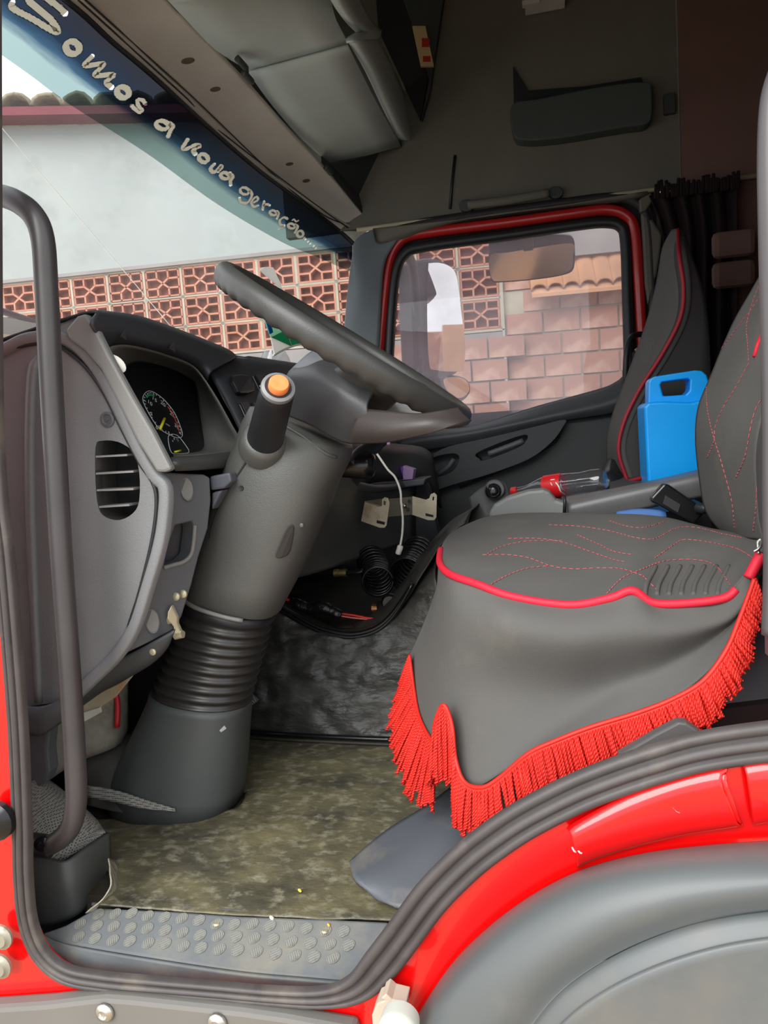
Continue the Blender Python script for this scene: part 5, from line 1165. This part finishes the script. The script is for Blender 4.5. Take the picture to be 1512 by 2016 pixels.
# ================================================================== CONSOLE, BOTTLE, CAN
con = thing('centre_console', tuple(PY(1150, 1000, .9)), 'grey centre tray rail between the seats with a curved front end', 'console')
plate('front_end', [(a, b, .84) for a, b in [(962, 1010), (972, 994), (1000, 978), (1040, 966), (1070, 963), (1082, 968), (1095, 984), (1108, 988), (1118, 986), (1118, 1030), (1060, 1050), (970, 1048)]], (0, .05, 0), mat('console_front_grey', (116, 118, 116), .5, bump=.15, bs=350), con, bev=.008)
patch('tray_rail', [[(1106, 982, .98), (1200, 966, .98), (1300, 946, .98), (1400, 922, .98)], [(1110, 992, .90), (1200, 974, .90), (1300, 952, .90), (1400, 930, .90)], [(1112, 1000, .86), (1200, 980, .86), (1300, 958, .86), (1400, 936, .86)], [(1114, 1035, .87), (1200, 1016, .87), (1300, 994, .87), (1400, 974, .87)]], mat('rail_grey', (98, 98, 98), .4, bump=.1, bs=350), con, n=4, sol=.01)
tube('strap', [(1111, 978, .835), (1112, 990, .833), (1111, 1012, .835)], .004, BLK, con, res=6)
plate('console_base', [(930, 1040, .9), (1400, 1000, .9), (1400, 1120, .9), (930, 1120, .9)], (0, .4, 0), BLK, con)
kb = thing('gear_knob', tuple(PY(970, 980, .9)), 'round black knob on a grey stem ahead of the centre tray', 'knob')
lathe('knob_cap', [(0, .018), (.006, .020), (.013, .018), (.015, .015), (.014, .013), (.017, .011), (.018, .004), (.018, .001)], PY(971, 967, .935), V((.1, -1, .15)), BLKG, kb, 24)
lathe('knob_body', [(0, .026), (.012, .026), (.02, .022)], PY(974, 965, .965), V((.1, -1, .15)), GREYD, kb, 24)
patch('knob_stem', [[(925, 982, 1.0), (950, 962, 1.0), (980, 950, 1.0), (996, 952, 1.0)], [(930, 1005, .98), (955, 995, .95), (985, 985, .95), (1005, 990, .95)], [(925, 1030, .98), (955, 1020, .92), (985, 1010, .92), (1010, 1010, .92)]], mat('stem_grey', (74, 74, 74), .5), kb, n=4, sol=.01)
# soda bottle lying down
bo = thing('soda_bottle', tuple(PY(1130, 955, 1.1)), 'clear soda bottle with red label lying on the centre tray', 'bottle')
ba, bb = PY(1014, 968, 1.10), PY(1192, 944, 1.02); bd = bb-ba; BLn = bd.length
sc_ = BLn/.30; prof = [(.0, .013), (.02, .0135), (.035, .015), (.06, .022), (.09, .033), (.11, .038), (.15, .0385), (.19, .036), (.22, .034), (.26, .037), (.285, .036), (.30, .026)]
lathe('bottle_body', [(h*sc_, r*sc_) for h, r in prof], ba, bd, PET, bo, 28)
lathe('cap', [(-.012*sc_, .0145*sc_), (-.011*sc_, .0155*sc_), (.008*sc_, .0155*sc_)], ba, bd, mat('red_cap', (214, 32, 28), .4), bo, 20)
lathe('label_band', [(.105*sc_, .0388*sc_), (.112*sc_, .0392*sc_), (.158*sc_, .0395*sc_), (.164*sc_, .039*sc_)], ba, bd, mat('red_label', (206, 24, 30), .4), bo, 28)
T_lb = bvh(bpy.data.objects['label_band'])
def lbs(pl, w_):
    P = [hit(T_lb, a, b, .001, None) for a, b in cr(pl, 6)]; P = [p for p in P if p is not None]
    return tube('', P, w_, None, res=5, me_only=True) if len(P) > 1 else ([], [])
multi('label_swash', [lbs(pl, w_) for pl, w_ in [([(1094, 950), (1100, 958), (1104, 968), (1112, 974)], .0022), ([(1103, 952), (1106, 962), (1112, 966)], .0016), ([(1084, 945), (1092, 944)], .0016), ([(1104, 946), (1111, 950)], .0016), ([(1084, 950), (1087, 956)], .0014)]], WHT, bo)
# jerrycan
jc = thing('jerrycan', tuple(PY(1325, 940, 1.2)), 'bright blue plastic jerrycan with moulded handle between the seats', 'jerrycan')
yj = 1.17
body = [(1268, 800), (1276, 792), (1300, 790), (1360, 792), (1385, 786), (1400, 792), (1404, 960), (1276, 966)]
plate('can_body', [(a, b, yj) for a, b in cr(body, 1, True)], (0, .16, 0), BLUE, jc, bev=.014, seg=4)
hnd = cr([(1277, 796), (1276, 752), (1284, 742), (1370, 729), (1384, 731), (1394, 745), (1400, 796)], 2, False)
hin = [(1306, 780), (1300, 758), (1303, 752), (1354, 745), (1359, 748), (1358, 768), (1350, 777)]
plate('can_handle', [(a, b, yj+.04) for a, b in [(1276, 798), (1277, 752), (1281, 745), (1290, 741), (1368, 729), (1382, 730), (1391, 738), (1396, 752), (1402, 798)]], (0, .07, 0), BLUE, jc, holes=[[(a, b, yj+.04) for a, b in hin]], bev=.008, seg=3)
# leaning black case beside seat
cs_ = tag(plate('black_case', [(a, b, .80) for a, b in [(1308, 952), (1318, 955), (1384, 1000), (1386, 1012), (1364, 1034), (1360, 1030), (1282, 988), (1282, 980)]], (0, .03, .0), BLKG, None, bev=.004), 'glossy black flat case leaning between seat and centre tray', 'case')
box('case_label', PY(1322, 992, .797), (PY(1340, 1003, .797)-PY(1310, 985, .797))/2, YU*.001, (PY(1318, 980, .797)-PY(1312, 1000, .797))/2*.8, mat('matt_black_label', (40, 40, 42), .6), cs_)
lathe('buckle_knob', [(0, .012), (.02, .012), (.026, .007)], PY(1376, 1000, .79), V((.5, -1, 0)), BLK, cs_, 12)
tag(patch('blue_cloth', [[(1215, 1008, .82), (1260, 1002, .82), (1310, 1006, .82)], [(1210, 1018, .81), (1260, 1018, .81), (1312, 1018, .81)]], mat('blue_cloth', (70, 110, 170), .7), None, n=3, sol=.004), 'scrap of blue cloth showing between seat and centre tray', 'cloth')

# ================================================================== BRACKET, CABLES, COILS
br = thing('radio_bracket', tuple(PY(790, 1000, 1.35)), 'bare zinc metal bracket with two ears screwed under the dash', 'bracket')
def bp_(pl, holes=(), vec=(0, .004, 0), par=br, nm='ear'): return plate(nm, [(a, b, c) for a, b, c in pl], vec, STEEL, par, holes=holes, bev=0)
bp_([(760, 983, 1.30), (812, 978, 1.36), (812, 1013, 1.36), (760, 1018, 1.30)], nm='back_strip')
bp_([(718, 988, 1.10), (745, 998, 1.10), (752, 996, 1.10), (752, 984, 1.10), (757, 979, 1.10), (764, 981, 1.10), (767, 990, 1.10), (761, 1034, 1.10), (757, 1039, 1.10), (748, 1039, 1.10), (711, 1026, 1.10)], holes=[[(755, 986, 1.10), (760, 987, 1.10), (759, 995, 1.10), (755, 994, 1.10)], [(742, 1024, 1.1), (758, 1028, 1.1), (757, 1034, 1.1), (741, 1030, 1.1)]])
bp_([(812, 977, 1.36), (838, 984, 1.36), (845, 981, 1.36), (848, 973, 1.36), (855, 970, 1.36), (860, 975, 1.36), (859, 1018, 1.36), (855, 1024, 1.36), (843, 1024, 1.36), (810, 1013, 1.36)], holes=[[(852, 978, 1.36), (855, 978, 1.36), (854, 985, 1.36), (851, 985, 1.36)], [(837, 1010, 1.36), (853, 1014, 1.36), (853, 1019, 1.36), (838, 1016, 1.36)]])
plate('web', [(718, 988, 1.10), (760, 982, 1.30), (760, 1000, 1.30), (745, 998, 1.12)], (0, .003, .002), STEEL, br)
for a, b in [(806, 987), (803, 1003)]: lathe('bolt_hole', [(0, .006), (.002, .006)], PY(a, b, 1.345), NY, BLK, br, 10)
lathe('bolt', [(0, .008), (.004, .007), (.008, .003)], PY(797, 996, 1.34), NY, CHR, br, 12)
wc = thing('charging_cable', tuple(PY(790, 1080, 1.0)), 'white charging cable hanging in front of the bracket', 'cable')
tube('cord', [(735, 883, .95), (750, 905, .95), (764, 925, .95), (778, 940, .95), (788, 965, .95), (790, 990, .95), (793, 1020, .95), (792, 1050, .95), (788, 1074, .95)], .003, WHT, wc, sm=6, res=8)
lathe('plug', [(0, .006), (.003, .008), (.022, .0075), (.024, .006)], PY(789, 1074, .95), PY(783, 1092, .95)-PY(789, 1074, .95), WHT, wc, 12)
pb = thing('purple_box', tuple(PY(800, 945, 1.55)), 'small purple and lilac pack standing on the dash shelf', 'pack')
plate('purple_side', [(787, 922, 1.5), (793, 917, 1.5), (794, 944, 1.5), (788, 948, 1.5)], (0, .05, 0), mat('purple_card', (120, 60, 170), .5), pb)
plate('lilac_face', [(793, 917, 1.495), (815, 924, 1.495), (812, 944, 1.495), (793, 945, 1.495)], (0, .05, 0), mat('lilac_card', (170, 140, 190), .5), pb, bev=.002)
def helix(nm, ctr, R_, turns, r_, label):
    P = crv(ctr, 8); N = int(turns*26); pts = []
    for i in range(N+1):
        t = i/N*(len(P)-1); k = min(len(P)-2, int(t)); c = P[k].lerp(P[k+1], t-k); ax = (P[k+1]-P[k]).normalized()
        s_ = ax.cross(ZU).normalized(); b = s_.cross(ax); an = 2*math.pi*turns*i/N
        pts.append(c+s_*math.cos(an)*R_+b*math.sin(an)*R_)
    o = tube(nm, pts, r_, HOSE, None, res=8); return tag(o, label, 'hose', 'coiled air hoses')
helix('coiled_hose', [PY(744, 1146, 1.02), PY(742, 1125, 1.12), PY(730, 1100, 1.22)], .042, 9, .0042, 'coiled black air hose on the left under the dash')
helix('coiled_hose', [PY(800, 1132, 1.05), PY(812, 1112, 1.14), PY(826, 1085, 1.26)], .048, 9, .0042, 'coiled black air hose on the right under the dash')
hs = thing('hose_coupling', tuple(PY(672, 1128, 1.0)), 'brass coupling on a straight black hose under the dash', 'coupling')
tube('hose', [(580, 1122, 1.05), (630, 1128, 1.04), (690, 1128, 1.02), (715, 1124, 1.02)], .007, HOSE, hs, sm=4)
lathe('brass_nut', [(0, .011), (.012, .011), (.013, .0095), (.024, .0095), (.025, .011), (.036, .011)], PY(658, 1128, 1.025), XU, mat('brass', (176, 160, 110), .35, metal=.8), hs, 10)
vf = thing('air_gun', tuple(PY(760, 1195, .95)), 'black air nozzle with copper coloured tip on the tunnel top', 'air nozzle')
lathe('tip', [(0, .012), (.02, .012), (.021, .009), (.035, .009)], PY(733, 1198, .95), XU, mat('copper', (176, 120, 76), .35, metal=.8), vf, 14)
tube('body', [(746, 1196, .95), (760, 1192, .95), (775, 1180, .97), (780, 1195, .95), (766, 1208, .94)], .016, HOSE, vf, sm=4)
lathe('dial', [(0, .022), (.012, .024), (.02, .018)], PY(770, 1184, .94), NY, HOSE, vf, 16)
tw = thing('taped_cable', tuple(PY(620, 1200, .9)), 'red wire bundled in glossy black tape along the tunnel edge', 'cable')
tube('tape_wrap', [(572, 1182, .90), (590, 1192, .90), (612, 1198, .90), (635, 1196, .90), (655, 1204, .90), (672, 1212, .90)], [.010, .016, .014, .017, .015, .014], mat('gloss_tape', (26, 26, 28), .2, bump=.6, bs=60, bdist=.006), tw, sm=5)
tube('red_wire', [(552, 1174, .9), (560, 1178, .9), (574, 1184, .9)], .004, mat('red_wire', (220, 50, 40), .4), tw, sm=3)
tube('red_wire', [(672, 1208, .9), (700, 1212, .9), (735, 1218, .9), (770, 1212, .9)], .003, mat('red_wire', (220, 50, 40), .4), tw, sm=4)
tube('red_wire', [(672, 1213, .9), (700, 1217, .9), (735, 1219, .9), (770, 1214, .9)], .002, mat('pink_wire', (230, 130, 110), .4), tw, sm=4)

# green and white cup hanging at the windscreen
gc = thing('hanging_cup_toy', tuple(PX(570, 690, -.95)), 'green and white plastic ornament over a clear bottle at the windscreen', 'ornament')
def PG(a, b): return PX(a, b, -.93)
GRN = trmat('green_plastic', (70, 176, 134)); PGR = trmat('pale_green_film', (196, 238, 214)); WTR = trmat('white_translucent_film', (250, 250, 246))
plate('upper_sheet', [PG(a, b) for a, b in [(513, 604), (530, 612), (548, 630), (562, 636), (574, 646), (560, 652), (534, 664)]], (-.004, 0, 0), PGR, gc)
plate('blue_print', [PX(a, b, -.926) for a, b in [(523, 628), (532, 634), (538, 654), (532, 658)]], (-.003, 0, 0), trmat('blue_print', (50, 140, 200)), gc)
plate('green_panel', [PG(a, b) for a, b in [(534, 664), (562, 650), (590, 648), (600, 658), (608, 674), (574, 682)]], (-.004, 0, 0), GRN, gc)
plate('white_panel', [PG(a, b) for a, b in [(534, 664), (574, 682), (541, 698)]], (-.004, 0, 0), WTR, gc)
tube('rim_strip', [PG(538, 700), PG(560, 688), PG(585, 679), PG(610, 675)], .004, WHT, gc, sm=4, res=6)
tube('rim_strip', [PG(562, 648), PG(568, 664), PG(574, 682)], .003, WHT, gc, res=6)
plate('top_card', [PG(a, b) for a, b in [(512, 532), (520, 526), (538, 526), (552, 556), (556, 570)]], (-.004, 0, 0), WTR, gc, bev=.001)
lathe('clear_base', [(0, .06), (.03, .062), (.06, .055), (.09, .04)], PX(572, 720, -.93)+V((-.06, 0, -.03)), ZU, PET, gc, 20)
# wiper seen at the foot of the windscreen on the left
wp_ = thing('wiper', tuple(PX(0, 620, -1.3)), 'dark wiper arm crossing the lower left of the windscreen', 'wiper')
tube('blade', [PX(-40, 598, -1.28), PX(20, 618, -1.28), (PX(85, 640, -1.28))], .009, mat('wiper_purple_black', (84, 70, 84), .5), wp_, res=6)
tube('arm', [PX(-40, 622, -1.28), PX(20, 640, -1.28), PX(70, 655, -1.28)], .006, BLK, wp_, res=6)
tag(box('cowl_panel', PX(20, 700, -1.6), XU*.35, YU*.9, ZU*.02, WHT, None), 'white truck cowl panel below the windscreen', 'cowl')

# ================================================================== OUTER BODY, SEAL, FENDER
seal_px = [(-22, -60), (-20, 300), (-18, 600), (-14, 850), (-4, 1000), (8, 1100), (25, 1296), (36, 1450), (43, 1624), (45, 1720), (54, 1810), (80, 1876), (128, 1917), (200, 1932), (300, 1941), (423, 1951), (540, 1961), (640, 1964), (704, 1946), (750, 1900), (795, 1842), (850, 1768), (915, 1702), (970, 1658), (1035, 1615), (1130, 1566), (1215, 1532), (1300, 1504), (1384, 1481), (1512, 1462), (1700, 1445)]
seal_w = [.6]*9+[.6, .6, .62, .62, .58, .54, .52, .52, .6, .78]+[.95]*12
sp_ = [(-.027, -.004), (-.027, .006), (-.021, .011), (-.013, .008), (-.010, -.002), (-.007, .006), (-.001, .012), (.006, .009), (.009, -.003), (.013, .005), (.019, .008), (.025, .003), (.026, -.004)]
sl_ = st(sweep('trim_6', [(a, b, .010) for a, b in seal_px], sp_, NY, RUB, None, sm=6, ws=seal_w))
body = thing('truck_body', tuple(PY(700, 2000, .02)), 'bright red truck cab body around the door opening', 'truck body')
inner_ = [(a, b, .018) for a, b in cr(seal_px, 3)]
outer_ = [(1700, 1420, .018), (1900, 2500, .018), (-400, 2500, .018), (-400, -60, .018)]
plate('body_shell', inner_+[PY(*p) for p in outer_[1:]], (0, .02, 0), RED, body)
aabox('rear_side_panel', (.34, .012, -.6), (1.32, .034, 2.5), RED, body)
for a, b, c, d in [(1324, 1590, 1338, 1600), (1126, 1668, 1134, 1678), (1138, 1674, 1146, 1680)]:
    tube('paint_chip', [(a, b, .0), ((a+c)/2, (b+d)/2+2, .0), (c, d, .0)], .0012, mat('chip_pink', (240, 190, 185), .6), body, res=5)
# raised relief on the red panel
patch('relief', [[(1118, 1632, .012), (1135, 1618, .012), (1230, 1568, .012), (1330, 1534, .012), (1420, 1512, .012), (1428, 1516, .012)],
  [(1126, 1645, .003), (1150, 1632, .003), (1240, 1590, .003), (1335, 1555, .003), (1415, 1538, .003), (1426, 1536, .0)],
  [(1134, 1680, .003), (1160, 1668, .003), (1250, 1640, .003), (1345, 1620, .003), (1440, 1608, .003), (1450, 1610, .0)],
  [(1136, 1706, .012), (1165, 1690, .012), (1255, 1662, .012), (1350, 1640, .012), (1450, 1625, .012), (1458, 1622, .012)]], RED, body, n=4, sol=.006)
patch('relief', [[(1462, 1506, .012), (1500, 1500, .012), (1560, 1495, .012)], [(1470, 1530, .004), (1500, 1526, .004), (1560, 1520, .004)], [(1480, 1600, .004), (1505, 1596, .004), (1560, 1590, .004)], [(1482, 1622, .012), (1510, 1616, .012), (1560, 1610, .012)]], RED, body, n=4, sol=.006)
fe = thing('wheel_arch_fender', tuple(PY(1300, 1950, -.05)), 'grey plastic wheel arch fender below the red panel', 'fender')
arc0 = [(795, 2060), (832, 1990), (900, 1892), (1000, 1800), (1120, 1728), (1250, 1688), (1400, 1668), (1560, 1658)]
arc1 = [(830, 2080), (868, 2010), (935, 1920), (1035, 1835), (1150, 1768), (1275, 1728), (1410, 1708), (1560, 1700)]
arc2 = [(905, 2100), (960, 2020), (1030, 1930), (1110, 1870), (1210, 1815), (1320, 1778), (1430, 1757), (1560, 1742)]
arc3 = [(960, 2120), (1010, 2060), (1080, 1968), (1150, 1910), (1240, 1860), (1340, 1822), (1440, 1800), (1560, 1786)]
arc4 = [(1000, 2150), (1060, 2080), (1130, 2005), (1200, 1955), (1280, 1915), (1365, 1885), (1450, 1865), (1560, 1850)]
arc5 = [(1200, 2300), (1240, 2240), (1290, 2180), (1330, 2140), (1380, 2110), (1430, 2090), (1480, 2080), (1560, 2070)]
def yy(a, y): return [(p[0], p[1], y) for p in a]
patch('fender_arch', [yy(arc0, .010), yy([(a+6, b+8) for a, b in arc0], -.03), yy(arc1, -.065), yy(arc2, -.085), yy(arc3, -.075), yy([(a+12, b+16) for a, b in arc3], -.085), yy(arc4, -.10), yy([(a+8, b+10) for a, b in arc4], -.104), yy(arc5, -.11)], FENDER, fe, n=5, sol=.006, off=0)
sb2 = thing('entry_step_cladding', tuple(PY(200, 2000, -.02)), 'grey plastic cladding with domed bolts below the door sill', 'cladding')
plate('cladding_panel', [(a, b, -.012) for a, b in [(-100, 1990), (0, 1984), (90, 1978), (180, 1967), (205, 1965), (260, 1969), (370, 1981), (476, 1992), (560, 2004), (700, 2030), (700, 2200), (-100, 2200)]], (0, .03, 0), FEND2, sb2, bev=.008)
for a, b in [(207, 1992), (428, 2012)]: lathe('domed_bolt', [(0, .0145), (.003, .0145), (.006, .012), (.008, .007), (.0045, .005), (.0045, .001)], PY(a, b, -.014), NY, CHR, sb2, 18)
cp = thing('sill_cap', tuple(PY(790, 1995, -.05)), 'round off-white plastic cap on a torn beige bracket at the fender foot', 'cap')
lathe('cap_disc', [(0, .024), (.02, .0255), (.027, .025), (.030, .022), (.031, .012), (.031, .001)], PY(790, 2003, -.06), NY, mat('cap_offwhite', (196, 200, 188), .45), cp, 32)
plate('torn_bracket', [(a, b, -.03) for a, b in [(742, 1976), (758, 1970), (750, 1966), (760, 1957), (772, 1968), (800, 1975), (790, 2040), (735, 2040), (732, 2000)]], (0, .03, 0), mat('beige_bracket', (190, 174, 156), .6), cp, bev=.003)
# hinge details on the left edge
hg = body
for a, b in [(4, 1843), (2, 1900)]:
    lathe('hinge_bolt', [(0, .020), (.004, .020), (.006, .015), (.010, .013), (.010, .006), (.006, .005)], PY(a, b, .0), NY, mat('worn_hinge_metal', (160, 156, 140), .5, metal=.4, dirt=(110, 96, 80), ds=30), hg, 16)
tag(lathe('rubber_buffer', [(0, .03), (.01, .03), (.016, .022), (.018, .01)], PY(-2, 1612, -.0), NY, BLKG, None, 20), 'round black rubber buffer on the left door pillar', 'buffer')
# near B pillar seal at the right edge
st(tube('trim_7', [(1570, -60, .05), (1546, 100, .05), (1520, 190, .05), (1513, 300, .05), (1515, 450, .05), (1520, 700, .05), (1522, 1000, .05), (1524, 1120, .05), (1520, 1250, .05)], .012, mat('pale_pillar_trim', (84, 80, 82), .35), None, sm=6, res=12))
st(plate('trim_8', [(1560, -60, .055), (1800, -60, .055), (1800, 1300, .055), (1520, 1300, .055), (1514, 900, .055), (1510, 600, .055), (1512, 300, .055)], (0, .03, 0), mat('pillar_purple_grey', (88, 78, 82), .5), None))
# left front pillar
st(plate('trim_9', [(-200, -60, .03), (-4, -60, .03), (2, 300, .03), (-6, 700, .03), (-200, 700, .03)], (0, -.02, 0), RUB, None))

# sub-parts: hang the small pieces under the part that carries them
def sub(par, part, *kids):
    ps = [o for o in par.children if o.name.split('.')[0] == part]
    if not ps: return
    for o in list(par.children):
        if o.name.split('.')[0] in kids and not o.children:
            c = V(o.location); o.parent = ps[0]; o.location = c-V(ps[0].location)
sub(dash, 'dial_face', 'needle', 'dial_number', 'dial_legend', 'gauge_ring', 'dial_ticks', 'green_zone', 'red_zone')
sub(dash, 'vent_wall', 'vent_slat', 'vent_duct')
sub(dash, 'lower_panel', 'screw_cover', 'fuse_recess', 'recess_rim', 'release_lever', 'rivet', 'lever_tip')
sub(dash, 'centre_stack', 'mirror_switch', 'rocker_switch', 'symbol', 'switch_edge')
sub(door, 'armrest', 'pull_handle', 'latch_lever')
sub(colm, 'shroud', 'adjuster_slot', 'screw', 'screw_hole', 'shroud_seam', 'shroud_crease', 'clip_ring')
sub(stk, 'grip', 'end_ring', 'orange_button')
sub(bo, 'bottle_body', 'label_band', 'cap', 'label_swash')
